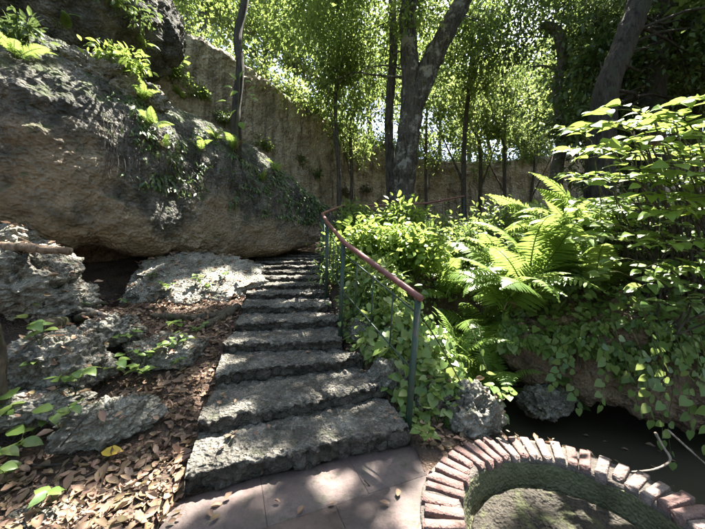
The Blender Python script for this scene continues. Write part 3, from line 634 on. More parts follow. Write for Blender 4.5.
def clump_leaves(centers, radii, counts, droop=0.35, flat=0.6, up=1.0):
    Ps, Ds, Ns = [], [], []
    for c, r_, n in zip(centers, radii, counts):
        o = rs.normal(size=(n, 3)) * np.array([1, 1, flat]) * 0.55; o = o * r_
        Ps.append(np.asarray(c) + o); d_ = unit(o) * 0.7 + rdir(n) * 0.7 + np.array([0, 0, -droop]); Ds.append(d_); Ns.append(rdir(n) * 0.75 + np.array([0, 0, up]))
    return np.concatenate(Ps), np.concatenate(Ds), np.concatenate(Ns)

SURF += [bvh(o) for o in stair.children] + [bvh(c_) for c_ in pool.children if not c_.name.startswith('brick')]; NS = len(SURF)
# where the photograph shows patches of sun, the canopy has openings along the sun's direction
SPOTS = [(190, 462, .22), (140, 498, .2), (60, 518, .14), (225, 432, .12), (205, 380, .12), (225, 345, .1), (100, 400, .1), (60, 345, .1), (285, 300, .14, 4.3), (310, 284, .2, 4.9), (265, 280, .2, 5.0), (330, 440, .08, 2.1), (240, 440, .1, 1.95), (650, 190, 1.0, 3.1), (690, 240, .6, 2.6), (570, 210, .8, 3.8), (500, 225, .9, 4.2), (430, 225, .8, 5.0), (375, 225, .6, 5.2), (460, 350, .22, 2.9), (480, 330, .2, 3.2), (445, 400, .1, 2.6), (640, 320, .25, 2.75), (590, 330, .12, 3.0), (620, 370, .1, 2.85), (455, 300, .22, 3.3), (395, 330, .12, 3.3),
         (445, 478, .25, 1.75), (430, 515, .2, 1.6), (470, 455, .2, 1.95), (505, 443, .2, 2.15), (545, 446, .18, 2.17), (600, 460, .15, 2.0), (645, 480, .15, 1.85), (690, 505, .15, 1.65), 
         (620, 120, .5, 2.9), (600, 135, .4, 2.9), (655, 165, .45, 2.6), (690, 120, .5, 2.5), (655, 288, .20, 2.55), (685, 292, .14, 2.45), (600, 175, .4, 2.8), (640, 215, .2, 2.7), (690, 200, .25, 2.4), (545, 185, .45, 4.4), (560, 170, .4, 4.6), (500, 210, .45, 4.2), (520, 235, .35, 3.9), (530, 275, .3, 3.2), (470, 225, .4, 4.2), (450, 240, .35, 4.4), (390, 215, .55, 5.3), (405, 235, .35, 4.8), (370, 215, .45, 5.2), (430, 215, .5, 5.8), (480, 195, .6, 6.0), (415, 262, .14, 4.0), (362, 252, .15, 4.4),
         (440, 490, .20), (438, 520, .15), (500, 442, .18), (540, 440, .14), (620, 466, .16), (680, 500, .18), (500, 425, .16), (585, 450, .1), (480, 400, .12), (375, 385, .08), (360, 345, .12),
         (330, 490, .12), (262, 507, .08), (372, 470, .07, 1.95), (300, 470, .06, 1.9), (395, 500, .06, 1.6), (205, 440, .15), (175, 480, .18), (225, 462, .11), (95, 508, .16), (212, 392, .13), (150, 500, .14), (215, 420, .1), (20, 522, .10), (215, 276, .25), (195, 295, .25), (238, 288, .25), (165, 300, .15), (108, 288, .09), (135, 390, .09), (170, 360, .10), (230, 300, .18),
         (318, 415, .12), (350, 408, .09), (345, 360, .10), (232, 463, .12), (270, 455, .08), (330, 385, .08), (250, 410, .07), (300, 335, .07), (320, 315, .10), (255, 318, .07), (240, 350, .08), (290, 281, .32), (270, 270, .35), (300, 265, .35), (300, 294, .16), (262, 290, .16), (340, 375, .08), (265, 335, .05), (100, 72, .9), (135, 90, .7), (60, 58, .7), (150, 108, .35), (80, 60, .5), (175, 30, .6, 6.3), (210, 128, .3), (240, 92, .3, 6.0), (262, 160, .2), (660, 455, .12, 2.2), (410, 140, .3, 9.2), (30, 270, .10), (170, 405, .07)]
spot_pos = np.array([hit(q[0], q[1])[0] if len(q) < 4 else P(q[0], q[1], q[3]) for q in SPOTS]); spot_r = np.array([s_[2] for s_ in SPOTS])
def shade_keep(Pp, p_hit=0.0):
    keep = np.ones(len(Pp), bool)
    for c, r_ in zip(spot_pos, spot_r):
        v = Pp - c; t_ = v @ S; d2 = (v ** 2).sum(1) - t_ ** 2
        keep &= ~((t_ > 0.9) & (d2 < (r_ * 1.12) ** 2))
    return keep | (rs.rand(len(Pp)) < p_hit)

def make_tree(name, label, cat, group, base, trunks, bark, clumps, leaf, leafL, sides=12, branch_r=0.035, prune=True, rough=0.35, droop=0.4, wfrac=0.45, flat=0.6, crown_name='crown', p_hit=0.0):
    root = empty(name, base, label, cat, group); paths = []
    for k, (pts, rad) in enumerate(trunks):
        n = 26 * len(pts) if sides >= 16 else max(14, 8 * len(pts)); pth = smooth_path(pts, n); r_ = np.interp(np.linspace(0, 1, n), np.linspace(0, 1, len(rad)), rad); paths.append((pth, r_))
        sd = sides * 2 if sides >= 16 else sides; V, Q, T = tube(pth, r_, sd, rough, 5.0 if sides >= 16 else 3.0); mk('trunk' if k == 0 else 'limb', V, Q, T, M[bark], root)
    mb = MB(); allp = np.concatenate([p for p, _ in paths]); allr = np.concatenate([r_ for _, r_ in paths])
    if clumps:
        for (c, r_, n) in clumps:
            c = np.asarray(c, float); dd = np.linalg.norm(allp - c, axis=1) + np.where(allp[:, 2] > c[2] - 0.3, 3.0, 0); i = int(np.argmin(dd)); a = allp[i]
            L = np.linalg.norm(c - a); mid = (a + c) / 2 + np.array([0, 0, 0.12 * L]) + rs.normal(size=3) * 0.07 * L; q1 = (a + mid) / 2 + rs.normal(size=3) * 0.04 * L
            br = min(branch_r * (0.35 + 0.10 * L), allr[i] * 0.7 + 0.004); bp = smooth_path([a, q1, mid, c], 9)
            if prune and mb.n and shade_keep(smooth_path([a, q1, mid, c], 30), 0.0).mean() < 0.8: continue
            V, Q, T = tube(bp, np.linspace(br, 0.006, 9), 5, 0, cap=False); mb.add(V, Q)
            for _ in range(2):
                e = c + rs.normal(size=3) * r_ * 0.6; V, Q, T = tube(np.array([mid * 0.4 + c * 0.6, (c + e) / 2 + rs.normal(size=3) * 0.08 * r_, e]), [0.010, 0.007, 0.003], 4, 0, cap=False); mb.add(V, Q)
        props(mb.build('branches', M[bark], root), kind='stuff')
        Pp, D, Nn = clump_leaves([c for c, _, _ in clumps], [r_ for _, r_, _ in clumps], [n for _, _, n in clumps], droop, flat)
        if prune: kp = shade_keep(Pp, p_hit); Pp, D, Nn = Pp[kp], D[kp], Nn[kp]
        L = leafL * (0.6 + 0.7 * rs.rand(len(Pp))); leaf_mesh(crown_name, Pp, D, Nn, L, L * wfrac, M[leaf], root)
    return root
def copy_tree(root, loc, rz, s, label=None, group=None):
    r_ = root.copy(); COL.objects.link(r_); r_.location = tuple(loc); r_.rotation_euler = (rs.normal() * 0.03, rs.normal() * 0.03, rz); r_.scale = (s, s, s * (0.9 + 0.25 * rs.rand()))
    if label: r_['label'] = label
    if group: r_['group'] = group
    for ch in list(root.children):
        c = ch.copy(); COL.objects.link(c); c.parent = r_
    return r_
def scatter_clumps(c, rad, n, cr, nl, hollow=0.35):
    out = []
    for _ in range(n):
        d_ = unit(rs.normal(size=3)); q = hollow + (1 - hollow) * rs.rand() ** 0.5; out.append((np.asarray(c) + d_ * q * np.asarray(rad), cr * (0.6 + 0.8 * rs.rand()), int(nl * (0.6 + 0.8 * rs.rand()))))
    return out

# --- trees that stand in the picture
b0 = on_ground(402, 9.5, -0.3)
tA = P(402, 195, 9.5); tF = P(413, 98, 9.3)
canopy = lambda c, rad, n, cr, nl: scatter_clumps(c, rad, n, cr, nl, 0.2)
make_tree('forked_tree', 'thick grey tree forked in two limbs behind the shrubs', 'tree', None, b0,
    [([b0, tA, P(407, 150, 9.4), tF], [0.46, 0.37, 0.33, 0.33]),
     ([P(410, 118, 9.4), P(410, 70, 9.3), P(408, 20, 9.2), P(413, -30, 9.0), P(416, -110, 8.6)], [0.29, 0.26, 0.25, 0.23, 0.12]),
     ([P(412, 110, 9.35), P(428, 70, 9.2), P(446, 32, 9.1), P(466, -6, 9.0), P(500, -80, 8.5)], [0.31, 0.29, 0.27, 0.24, 0.12])],
    'barkfork', canopy((2.4, 9.6, 10.2), (5.2, 3.6, 2.3), 105, 1.0, 330) + canopy((0.5, 10.5, 7.6), (3.5, 2.0, 2.0), 20, 0.8, 120), 'leaf_can', 0.155, 16, 0.05, p_hit=0.0)
b1 = on_ground(391, 10.4, -0.3)
make_tree('slim_tree', 'straight slim tree standing just beside the forked tree', 'tree', None, b1,
    [([b1, P(391, 190, 10.4), P(389, 120, 10.4), P(393, 60, 10.3), P(392, -20, 10.2), P(388, -90, 10)], [0.22, 0.17, 0.15, 0.14, 0.12, 0.06])],
    'bark', canopy((0.4, 10.6, 10.6), (3.0, 2.2, 2.2), 28, 0.9, 200), 'leaf_can', 0.13, 12, p_hit=0.0)
h0, _ = hit(236, 150)
b2 = h0 - (0, 0, 0.2)
dt = h0[1]
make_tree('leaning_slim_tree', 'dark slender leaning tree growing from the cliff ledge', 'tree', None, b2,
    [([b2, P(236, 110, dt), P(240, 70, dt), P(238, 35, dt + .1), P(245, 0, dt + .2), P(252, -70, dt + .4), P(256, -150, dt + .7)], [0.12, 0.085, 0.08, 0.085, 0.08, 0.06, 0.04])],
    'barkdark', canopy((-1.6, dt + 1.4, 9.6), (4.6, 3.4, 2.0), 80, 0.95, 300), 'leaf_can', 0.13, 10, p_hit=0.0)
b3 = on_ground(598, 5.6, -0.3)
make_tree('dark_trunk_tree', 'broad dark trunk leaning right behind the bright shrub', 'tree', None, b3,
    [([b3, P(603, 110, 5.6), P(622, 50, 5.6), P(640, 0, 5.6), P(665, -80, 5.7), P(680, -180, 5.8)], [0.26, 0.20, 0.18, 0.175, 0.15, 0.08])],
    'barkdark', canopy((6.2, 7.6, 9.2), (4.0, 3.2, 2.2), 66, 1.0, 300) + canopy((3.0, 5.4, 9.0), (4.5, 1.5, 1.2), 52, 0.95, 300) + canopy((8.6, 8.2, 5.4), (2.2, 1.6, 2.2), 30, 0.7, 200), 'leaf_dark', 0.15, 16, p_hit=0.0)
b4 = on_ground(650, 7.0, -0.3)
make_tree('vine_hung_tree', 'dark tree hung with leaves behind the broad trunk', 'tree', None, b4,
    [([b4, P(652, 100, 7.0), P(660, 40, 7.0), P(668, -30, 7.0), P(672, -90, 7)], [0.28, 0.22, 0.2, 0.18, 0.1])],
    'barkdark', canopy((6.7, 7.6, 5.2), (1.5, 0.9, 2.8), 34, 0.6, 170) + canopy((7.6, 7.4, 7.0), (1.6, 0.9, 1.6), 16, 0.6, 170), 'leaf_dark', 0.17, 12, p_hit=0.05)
b5 = on_ground(552, 8.6, -0.3); B5 = 8.6
make_tree('broken_tree', 'bare curved trunk with a broken hooked top', 'tree', None, b5,
    [([b5, P(556, 175, B5), P(562, 140, B5), P(560, 105, B5), P(557, 85, B5), P(562, 60, B5), P(560, 38, B5), P(550, 27, B5), P(541, 25, B5)], [0.2, 0.17, 0.155, 0.15, 0.135, 0.13, 0.14, 0.13, 0.07]),
     ([P(559, 72, B5), P(545, 66, B5), P(530, 67, B5)], [0.04, 0.03, 0.02]), ([P(558, 36, B5), P(563, 15, B5), P(566, -5, B5)], [0.035, 0.025, 0.012])],
    'barkgrey', None, 'leaf_can', 0.1)

# --- forest beyond: a few kinds, copied
kinds = []
for v in range(5):
    H = 9.0; w = [rs.normal(size=2) * 0.25 for _ in range(5)]; pts = [np.array([w[i][0] * i * 0.5, w[i][1] * i * 0.5, H * i / 4.0]) for i in range(5)]; pts[0] = np.array([0, 0, -0.4])
    trunks = [(pts, [0.17, 0.13, 0.11, 0.085, 0.04])]
    for q in range(3):
        a_ = rs.rand() * 6.28; s0 = pts[1 + q % 3] * 1.0; trunks.append(([s0, s0 + (0.6 * math.cos(a_), 0.6 * math.sin(a_), 0.9), s0 + (1.5 * math.cos(a_), 1.5 * math.sin(a_), 2.3)], [0.07, 0.05, 0.02]))
    cz = [6.4, 5.8, 6.8, 6.0, 6.6][v]; rz_ = [2.6, 3.4, 2.2, 3.2, 3.0][v]
    cl_ = scatter_clumps((0, 0, cz), (2.1, 2.1, rz_), 36, 0.60, 76, 0.25)
    kinds.append(make_tree('forest_tree', 'x', 'tree', 'forest trees behind the quarry wall', (0, 0, 0), trunks, 'bark', cl_, 'leaf_far', 0.275, 7, prune=False, rough=0.2, wfrac=0.5, droop=0.12))
LBL = ['slender leafy forest tree rising beyond the pale quarry wall', 'leafy woodland tree at the foot of the pale quarry wall', 'distant forest tree filling the gaps behind the wall top trees']
used = [0] * 5
def put(k, loc, rz, s, lab, zs=1.0, own=None):
    if not used[k]:
        used[k] = 1; r_ = kinds[k]; r_.location = tuple(loc); r_.rotation_euler = (0, 0, rz); r_.scale = (s, s, s * zs)
    else: r_ = copy_tree(kinds[k], loc, rz, s); r_.scale[2] *= zs
    r_['label'] = own or LBL[lab]; r_['group'] = ['forest trees behind the quarry wall', 'trees before the quarry wall', 'distant forest trees'][lab]
foot = [(340, 11.5, .62), (352, 13.5, .6), (466, 12.2, .75), (478, 14.5, .7), (428, 13.8, .6), (505, 13.2, .62), (585, 12.0, .8), (530, 14.8, .6), (620, 10.5, .85), (690, 9.2, .8), (680, 12, .8)]
FOOT = ['thin tree between the cliff end and the straight slim tree', 'thin tree close to the pale wall behind the railing bend', 'slender tree just beyond the end of the far railing', 'thin tree near the pale wall past the railing end', 'thin tree close behind the forked tree', 'slim tree midway between the forked tree and the broken trunk', 'leafy tree between the broken trunk and the broad dark trunk', 'thin tree against the pale wall by the broken trunk', 'leafy tree directly behind the broad dark trunk', 'leafy tree beyond the vine hung tree over the bright shrub', 'leafy tree farther back beyond the vine hung tree']
for i, (px, d_, s_) in enumerate(foot):
    x, y = G_(px, d_); put(i % 5, (x, y, zg(x, y) - 0.1), rs.rand() * 6.28, s_, 1, 1.95 if i < 2 else 1.45, FOOT[i])
beyond = [(150, 9.6, .62), (185, 10.6, .66), (212, 11.2, .7), (232, 13.5, .8), (268, 13.2, .8), (292, 15.5, .8), (318, 16.2, .85), (345, 18, .9), (372, 19, .95), (205, 15.5, .9), (170, 13, .8), (130, 10.5, .75), (405, 18.5, .8), (440, 18.6, .8), (470, 19.4, .9), (505, 18.6, .8), (540, 18.8, .85), (575, 18.5, .9), (610, 18, .9), (645, 17, .9), (690, 16, .9), (110, 8.6, .55)]
for i, (px, d_, s_) in enumerate(beyond):
    x, y = G_(px, d_); put((i + 2) % 5, (x, y, zg(x, y) - 0.1), rs.rand() * 6.28, s_, 0)
for i in range(17):
    px = 120 + 620 * ((i * 0.618) % 1.0); px = px if not 230 < px < 400 else px + 260; d_ = 21 + 14 * rs.rand(); x, y = G_(px, d_); put(int(rs.randint(5)), (x, y, zg(x, y) - 0.2), rs.rand() * 6.28, 0.95 + 0.5 * rs.rand(), 2)

for i, (x, y, s_) in enumerate([(-4.5, -3.5, .9), (-2.0, -5.5, 1.0), (1.0, -5.0, .95), (4.0, -4.0, .9), (6.5, -1.0, .9), (-7.5, -0.5, .9), (-5.5, -7, 1.1), (2.5, -8, 1.1), (7.5, -6, 1.1), (9.0, 2.5, 1.0)]):  # unseen trees added behind and beside the camera to hold back low sky light
    r_ = copy_tree(kinds[i % 5], (x, y, zg(x, y) - 0.1), rs.rand() * 6.28, s_, 'unseen leafy forest tree added on the open side of the path to block low sky light', 'unseen trees added to block low sky light')
# ------------------------------------------------------------------ bushes
def bush(name, label, c, rad, n, leaf, leafL, group=None, cat='shrub', clumps=18, tmpl=KITE, up=1.0, wfrac=0.5, stems=7, wood='stem'):
    c = np.asarray(c, float); root = empty(name, c, label, cat, group); mb = MB(); cc = []
    for _ in range(clumps):
        d_ = unit(rs.normal(size=3)); d_[2] = abs(d_[2]); q = 0.35 + 0.65 * rs.rand() ** 0.5; cc.append(c + np.array([0, 0, 0.1]) + d_ * q * np.asarray(rad))
    for k in range(min(stems, clumps)):
        e = cc[k]; V, Q, T = tube(smooth_path([c + rs.normal(size=3) * np.array([.08, .08, 0]) * rad[0], (c + e) / 2 + np.array([0, 0, 0.1 * rad[2]]), e], 7), np.linspace(0.012, 0.004, 7), 5, 0); mb.add(V, Q, T)
    mb.build('stems', M[wood], root)
    Pp, D, Nn = clump_leaves(cc, [0.42 * (rad[0] + rad[1]) / 2] * clumps, [n // clumps] * clumps, 0.25, 0.7, up)
    L = leafL * (0.6 + 0.7 * rs.rand(len(Pp))); leaf_mesh('foliage', Pp, D, Nn, L, L * wfrac, M[leaf], root, tmpl); return root
# bushes beside the railing and over the mound
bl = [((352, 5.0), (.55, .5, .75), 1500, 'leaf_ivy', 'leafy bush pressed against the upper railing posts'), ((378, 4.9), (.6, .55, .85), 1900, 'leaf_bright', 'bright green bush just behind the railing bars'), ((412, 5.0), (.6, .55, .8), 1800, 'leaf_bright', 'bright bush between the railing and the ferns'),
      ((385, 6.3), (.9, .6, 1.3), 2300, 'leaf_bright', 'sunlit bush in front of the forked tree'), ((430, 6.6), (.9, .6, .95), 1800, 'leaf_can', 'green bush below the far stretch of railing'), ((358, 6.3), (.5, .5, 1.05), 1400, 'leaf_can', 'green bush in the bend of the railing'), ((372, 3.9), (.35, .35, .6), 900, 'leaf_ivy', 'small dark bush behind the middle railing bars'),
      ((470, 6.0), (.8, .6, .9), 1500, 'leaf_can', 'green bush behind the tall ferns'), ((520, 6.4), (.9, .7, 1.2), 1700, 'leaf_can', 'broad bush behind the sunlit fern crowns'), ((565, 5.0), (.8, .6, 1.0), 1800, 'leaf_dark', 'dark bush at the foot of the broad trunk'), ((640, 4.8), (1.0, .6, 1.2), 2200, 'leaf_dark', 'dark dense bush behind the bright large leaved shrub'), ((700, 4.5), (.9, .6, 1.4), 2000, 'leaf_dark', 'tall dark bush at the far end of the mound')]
for (px, d_), rad, n, lf, lab in bl:
    x, y = G_(px, d_); bush('leafy_bush', lab, (x, y, surf(x, y) - 0.05), rad, n, lf, 0.10 if lf != 'leaf_bright' else 0.115, tmpl=OVAL)
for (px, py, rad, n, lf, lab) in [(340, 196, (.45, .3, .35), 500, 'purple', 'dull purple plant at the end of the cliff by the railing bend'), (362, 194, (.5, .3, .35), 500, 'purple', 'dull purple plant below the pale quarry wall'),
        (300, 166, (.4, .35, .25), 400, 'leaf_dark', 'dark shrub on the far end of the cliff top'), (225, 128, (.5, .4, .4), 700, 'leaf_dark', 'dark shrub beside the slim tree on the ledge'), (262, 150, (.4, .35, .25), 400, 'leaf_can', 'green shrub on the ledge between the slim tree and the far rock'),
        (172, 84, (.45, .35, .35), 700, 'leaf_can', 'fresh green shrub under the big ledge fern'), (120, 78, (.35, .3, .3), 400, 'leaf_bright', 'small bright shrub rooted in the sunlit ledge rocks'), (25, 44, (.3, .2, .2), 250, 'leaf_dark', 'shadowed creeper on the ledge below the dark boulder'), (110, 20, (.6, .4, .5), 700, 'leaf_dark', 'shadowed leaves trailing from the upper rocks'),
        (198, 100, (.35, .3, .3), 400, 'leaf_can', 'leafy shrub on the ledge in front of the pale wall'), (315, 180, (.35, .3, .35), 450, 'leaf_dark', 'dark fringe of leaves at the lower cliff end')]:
    h, nn = hit(px, py); bush('ledge_shrub', lab, h - 0.03 * nn, rad, n, lf, 0.10, clumps=14, tmpl=OVAL, wfrac=0.42)
# wall-top bushes
proto = bush('wall_bush', 'rounded bush growing along the top of the pale quarry wall', (0, 0, 0), (1.1, 1.0, 1.0), 1700, 'leaf_far', 0.14, 'bushes along the wall top'); first = True
wb = np.linspace(2.0, 7.4, 42)
for i, k in enumerate(wb):
    p = wl_[int(k / 8 * 419)]; x, y = p[0] + rs.normal() * 0.3 - 0.6, p[1] + 0.35 + rs.rand() * 1.5; z = p[2] - 0.3 + 0.25 * rs.rand()
    if first: proto.location = (x, y, z); first = False
    else: copy_tree(proto, (x, y, z), rs.rand() * 6.28, 0.6 + 0.6 * rs.rand())
proto2 = bush('understorey_bush', 'loose green bush on the ground before the quarry wall', (0, 0, 0), (0.9, 0.9, 0.8), 1300, 'leaf_can', 0.12, 'bushes before the quarry wall'); first = True
for i in range(14):
    px = rs.uniform(335, 430) if i < 4 else rs.uniform(560, 705); d_ = rs.uniform(8.8, 13.0); x, y = G_(px, d_)
    loc = (x, y, zg(x, y) - 0.1)
    if first: proto2.location = loc; first = False
    else: copy_tree(proto2, loc, rs.rand() * 6.28, 0.7 + 0.5 * rs.rand())

for i, (x, y, s_) in enumerate([(4.6, 3.9, 1.0), (5.6, 4.6, 1.2), (5.2, 3.2, .9), (6.6, 3.6, 1.2), (6.4, 6.4, 1.3), (7.6, 5.2, 1.4), (8.4, 8.2, 1.5), (4.9, 6.6, 1.1), (9.5, 5.8, 1.6), (10.5, 9, 1.8)]):
    copy_tree(proto2, (x, y, surf(x, y, 2.8) - 0.1), rs.rand() * 6.28, s_, 'loose green bush on the mound past the bright shrub', 'bushes past the bright shrub')
for i, (x, y, s_) in enumerate([(8.8, 7.0, .9), (11.0, 8.5, 1.0), (9.6, 10.5, 1.0), (12.5, 6.0, 1.1), (8.0, 4.2, .8)]):
    copy_tree(kinds[i % 5], (x, y, zg(x, y) - 0.1), rs.rand() * 6.28, s_, 'leafy tree on the mound past the bright shrub', 'trees past the bright shrub')
# ------------------------------------------------------------------ ferns: every frond is a part
def frond_data(k, pairs=30, up=1.0, droop=1.5):
    t = np.linspace(0, 1, 24); th = R(74) * up - droop * t ** 1.25 * 1.15; dx = np.cos(th) / 24; dz = np.sin(th) / 24
    pth = np.stack([np.cumsum(dx), 0.05 * np.sin(t * 3 + k), np.cumsum(dz)], 1); pth -= pth[0]
    V, Q, T = tube(pth, np.linspace(0.009, 0.002, 24), 4, 0, cap=False); mbV = [V]; tri = [np.concatenate([Q[:, [0, 1, 2]], Q[:, [0, 2, 3]]])]; n0 = len(V)
    ti = np.linspace(0.12, 0.985, pairs); pos = np.stack([np.interp(ti, t, pth[:, a]) for a in range(3)], 1); tg = unit(np.stack([np.interp(ti, t, np.gradient(pth, axis=0)[:, a]) for a in range(3)], 1))
    ln = 0.19 * np.sin(np.clip((ti - 0.02) * 1.08, 0, 1) ** 0.62 * math.pi) ** 0.8 + 0.012
    for s_ in (-1, 1):
        side = np.tile(np.array([0, s_, 0.0]), (pairs, 1)); nrm = unit(np.cross(tg, side) * s_); D = unit(side * 0.93 + tg * 0.38 - nrm * 0.18 + rs.normal(size=(pairs, 3)) * 0.05)
        v, f, n = leaf_geo(pos, D, nrm + rs.normal(size=(pairs, 3)) * 0.08, ln, 0.026 + 0 * ln, (np.array([[0, .3, 0], [0, -.3, 0], [.35, .5, .03], [.35, -.5, .03], [.75, .32, -.02], [.75, -.32, -.02], [1, 0, -.08]]), np.array([[0, 1, 3], [0, 3, 2], [2, 3, 5], [2, 5, 4], [4, 5, 6]])))
        mbV.append(v); tri.append(f + n0); n0 += len(v)
    V = np.concatenate(mbV); return mesh_data('frond', V, None, np.concatenate(tri), M['fern'], True, np.full(len(V), 0.2 * k))
FR = [frond_data(0, 30, 1.08, 1.45), frond_data(1, 32, 1.0, 1.2), frond_data(2, 28, 1.12, 1.9), frond_data(3, 30, 0.8, 1.35), frond_data(4, 26, 1.05, 1.6)]
def fern(label, base, n, length, group=None, az=None, lean=0.25, name='fern', cat='fern'):
    root = empty(name, base, label, cat, group); a0 = rs.rand() * 6.28
    for k in range(n):
        a = (a0 + 6.283 * k / n + rs.normal() * 0.25) if az is None else az[0] + (az[1] - az[0]) * rs.rand(); L = length * (0.7 + 0.45 * rs.rand())
        o = bpy.data.objects.new('frond', FR[int(rs.randint(5))]); COL.objects.link(o); o.parent = root
        o.location = (rs.normal() * 0.03, rs.normal() * 0.03, 0)
        if rs.rand() < 0.025: o.material_slots[0].link = 'OBJECT'; o.material_slots[0].material = M['dead']
        o.scale = (L, L * (0.85 + 0.4 * rs.rand()), L); o.rotation_euler = (rs.normal() * 0.25, rs.normal() * lean, a)
    return root
FERNS = [((492, 3.55), 0.05, 9, .95, 'large fern leaning over the dark hollow'), ((505, 3.7), 0.1, 11, 1.05, 'tall fern in the middle of the mound'), ((470, 4.2), 0.0, 11, 1.0, 'fern arching towards the railing end'), ((455, 3.3), 0.0, 8, .7, 'small shaded fern just behind the first railing post'), ((535, 4.1), 0.2, 12, 1.15, 'broad fern with pale fronds beside the bright shrub'), ((565, 4.0), 0.3, 10, 1.1, 'fern tucked under the bright large leaved shrub'),
         ((500, 4.9), 0.1, 11, 1.15, 'fern crown behind the middle of the mound'), ((548, 5.0), 0.35, 11, 1.25, 'high fern crown below the broad dark trunk'), ((448, 5.0), 0.0, 9, .9, 'fern beside the far bushes'), ((590, 3.7), 0.1, 8, .8, 'low fern among the glossy creepers'), ((528, 3.65), 0.12, 9, .95, 'fern with pale arching fronds above the hollow edge'), ((480, 4.7), 0.15, 10, 1.1, 'feathery fern in the thick of the mound behind the railing end'), ((575, 4.5), 0.45, 10, 1.2, 'raised fern beside the dark bush at the trunk')]
for (px, d_), dz, n, L, lab in FERNS:
    x, y = G_(px, d_); fern(lab, (x, y, surf(x, y) + dz + 0.08), n + 2, L * 1.12)
for px, py, n, L, lab in [(172, 78, 11, .9, 'big feathery fern rising over the cliff ledge'), (140, 102, 8, .38, 'small sunlit fern hanging over the cliff edge'), (182, 100, 7, .5, 'pale upright fern on the ledge'), (232, 152, 7, .5, 'fern on the cliff slope below the slim tree'), (276, 172, 7, .45, 'little fern at the far end of the cliff'), (155, 128, 6, .35, 'drooping fern growing from the cliff face'), (160, 148, 6, .3, 'small grassy fern rooted low on the cliff face'), (198, 152, 5, .35, 'lone fern on the pale part of the cliff'), (262, 182, 6, .4, 'fern in the dark hanging growth of the cliff'), (125, 70, 7, .4, 'fern among the lit ledge rocks'), (60, 28, 8, .55, 'fern growing from the front of the huge upper boulder'), (115, 12, 8, .6, 'fern near the top of the huge upper boulder'), (140, 50, 8, .5, 'fern under the dark upper rock beside the ledge'), (20, 60, 7, .4, 'shaded fern beside the strap leaved rosette'), (215, 140, 7, .4, 'fern at the foot of the slim leaning tree')]:
    h, nn = hit(px, py)
    if L > 1: h = P(170, 74, 6.0)
    fern(lab, h + 0.02 * nn, n, L)
# strap-leaved plant, left ledge
h, nn = hit(12, 46); root = empty('strap_plant', h, 'dark rosette plant with pale strap leaves on the cliff ledge', 'plant')
for k in range(16):
    a = k * 2.4; L = 0.38 * (0.7 + 0.5 * rs.rand()); t_ = np.linspace(0, 1, 8); el = 1.2 - 0.05 * k; pt = np.stack([np.cos(a) * L * np.cos(el - t_) * t_, np.sin(a) * L * np.cos(el - t_) * t_, L * np.sin(el - 0.6 * t_) * t_], 1)
    sd = np.array([-math.sin(a), math.cos(a), 0]); w = 0.022 * (1 - t_ ** 2) + 0.002; V = np.concatenate([h + pt + sd * w[:, None], h + pt - sd * w[:, None]]); i = np.arange(7)
    mk('leaf', V, np.stack([i, i + 1, i + 9, i + 8], 1), None, M['leaf_dark'], root, rnd=np.full(16, rs.rand()))

# ------------------------------------------------------------------ plants with single leaves as parts
def fine_leaf():
    st = [(0.0, 0.03), (0.10, 0.25), (0.25, 0.43), (0.42, 0.5), (0.60, 0.43), (0.76, 0.28), (0.89, 0.11), (1.0, 0.0)]; V = []; F_ = []
    for t_, w in st:
        arch = 0.10 * math.sin(t_ * 2.2) - 0.16 * t_ ** 2.2
        for q in (-1, -0.5, 0, 0.5, 1): V.append((t_, q * w * (1 + 0.06 * math.sin(19 * t_ + q)), arch + 0.10 * w * abs(q) ** 1.5 + 0.012 * math.sin(23 * t_ + 2 * q) * abs(q)))
    for i in range(len(st) - 1):
        for j in range(4):
            a = i * 5 + j; F_ += [(a, a + 5, a + 6), (a, a + 6, a + 1)]
    return np.array(V), np.array(F_)
FINE = fine_leaf()
def leaf_datas(mat, tmpl, wf):
    out = []
    for k in range(3):
        T, F_ = tmpl; V = T * np.array([1, wf * (0.9 + 0.1 * k), 1]); V = V.copy(); V[:, 2] *= (0.5 + 0.45 * k); out.append(mesh_data('leaf', V, None, F_, mat, True, np.full(len(V), 0.33 * k)))
    return out
LD = {'bright': leaf_datas(M['leaf_bright'], FINE, 0.52), 'ivy': leaf_datas(M['leaf_ivy'], FINE, 0.58), 'heart': leaf_datas(M['leaf_ivy'], HEART, 0.85), 'dead': leaf_datas(M['dead'], DEAD, 0.5), 'far': leaf_datas(M['leaf_bright'], FINE, 0.6)}
def leaf_obj(p, D, Nn, L, kind, parent, name='leaf'):
    D = unit(D); Y = unit(np.cross(Nn, D)); Z = np.cross(D, Y); o = bpy.data.objects.new(name, LD[kind][int(rs.randint(3))]); COL.objects.link(o); o.parent = parent
    loc = np.asarray(p) - np.array(parent.location if parent.type == 'EMPTY' else (0, 0, 0)); mm = Matrix(((D[0] * L, Y[0] * L, Z[0] * L, loc[0]), (D[1] * L, Y[1] * L, Z[1] * L, loc[1]), (D[2] * L, Y[2] * L, Z[2] * L, loc[2]), (0, 0, 0, 1)))
    o.matrix_basis = mm; return o
SP2 = [(655, 288, .22, 2.55), (685, 292, .2, 2.45), (640, 320, .2, 2.75), (690, 505, .12, 1.65), (645, 480, .13, 1.85), (600, 460, .12, 2.0), (660, 455, .1, 2.2)]
SP2p = np.array([P(q[0], q[1], q[3]) for q in SP2])
def in_open(p):
    v = np.asarray(p) - SP2p; t_ = v @ S; d2 = (v ** 2).sum(1) - t_ ** 2; return bool(((t_ > 0.3) & (d2 < np.array([q[2] for q in SP2]) ** 2)).any())
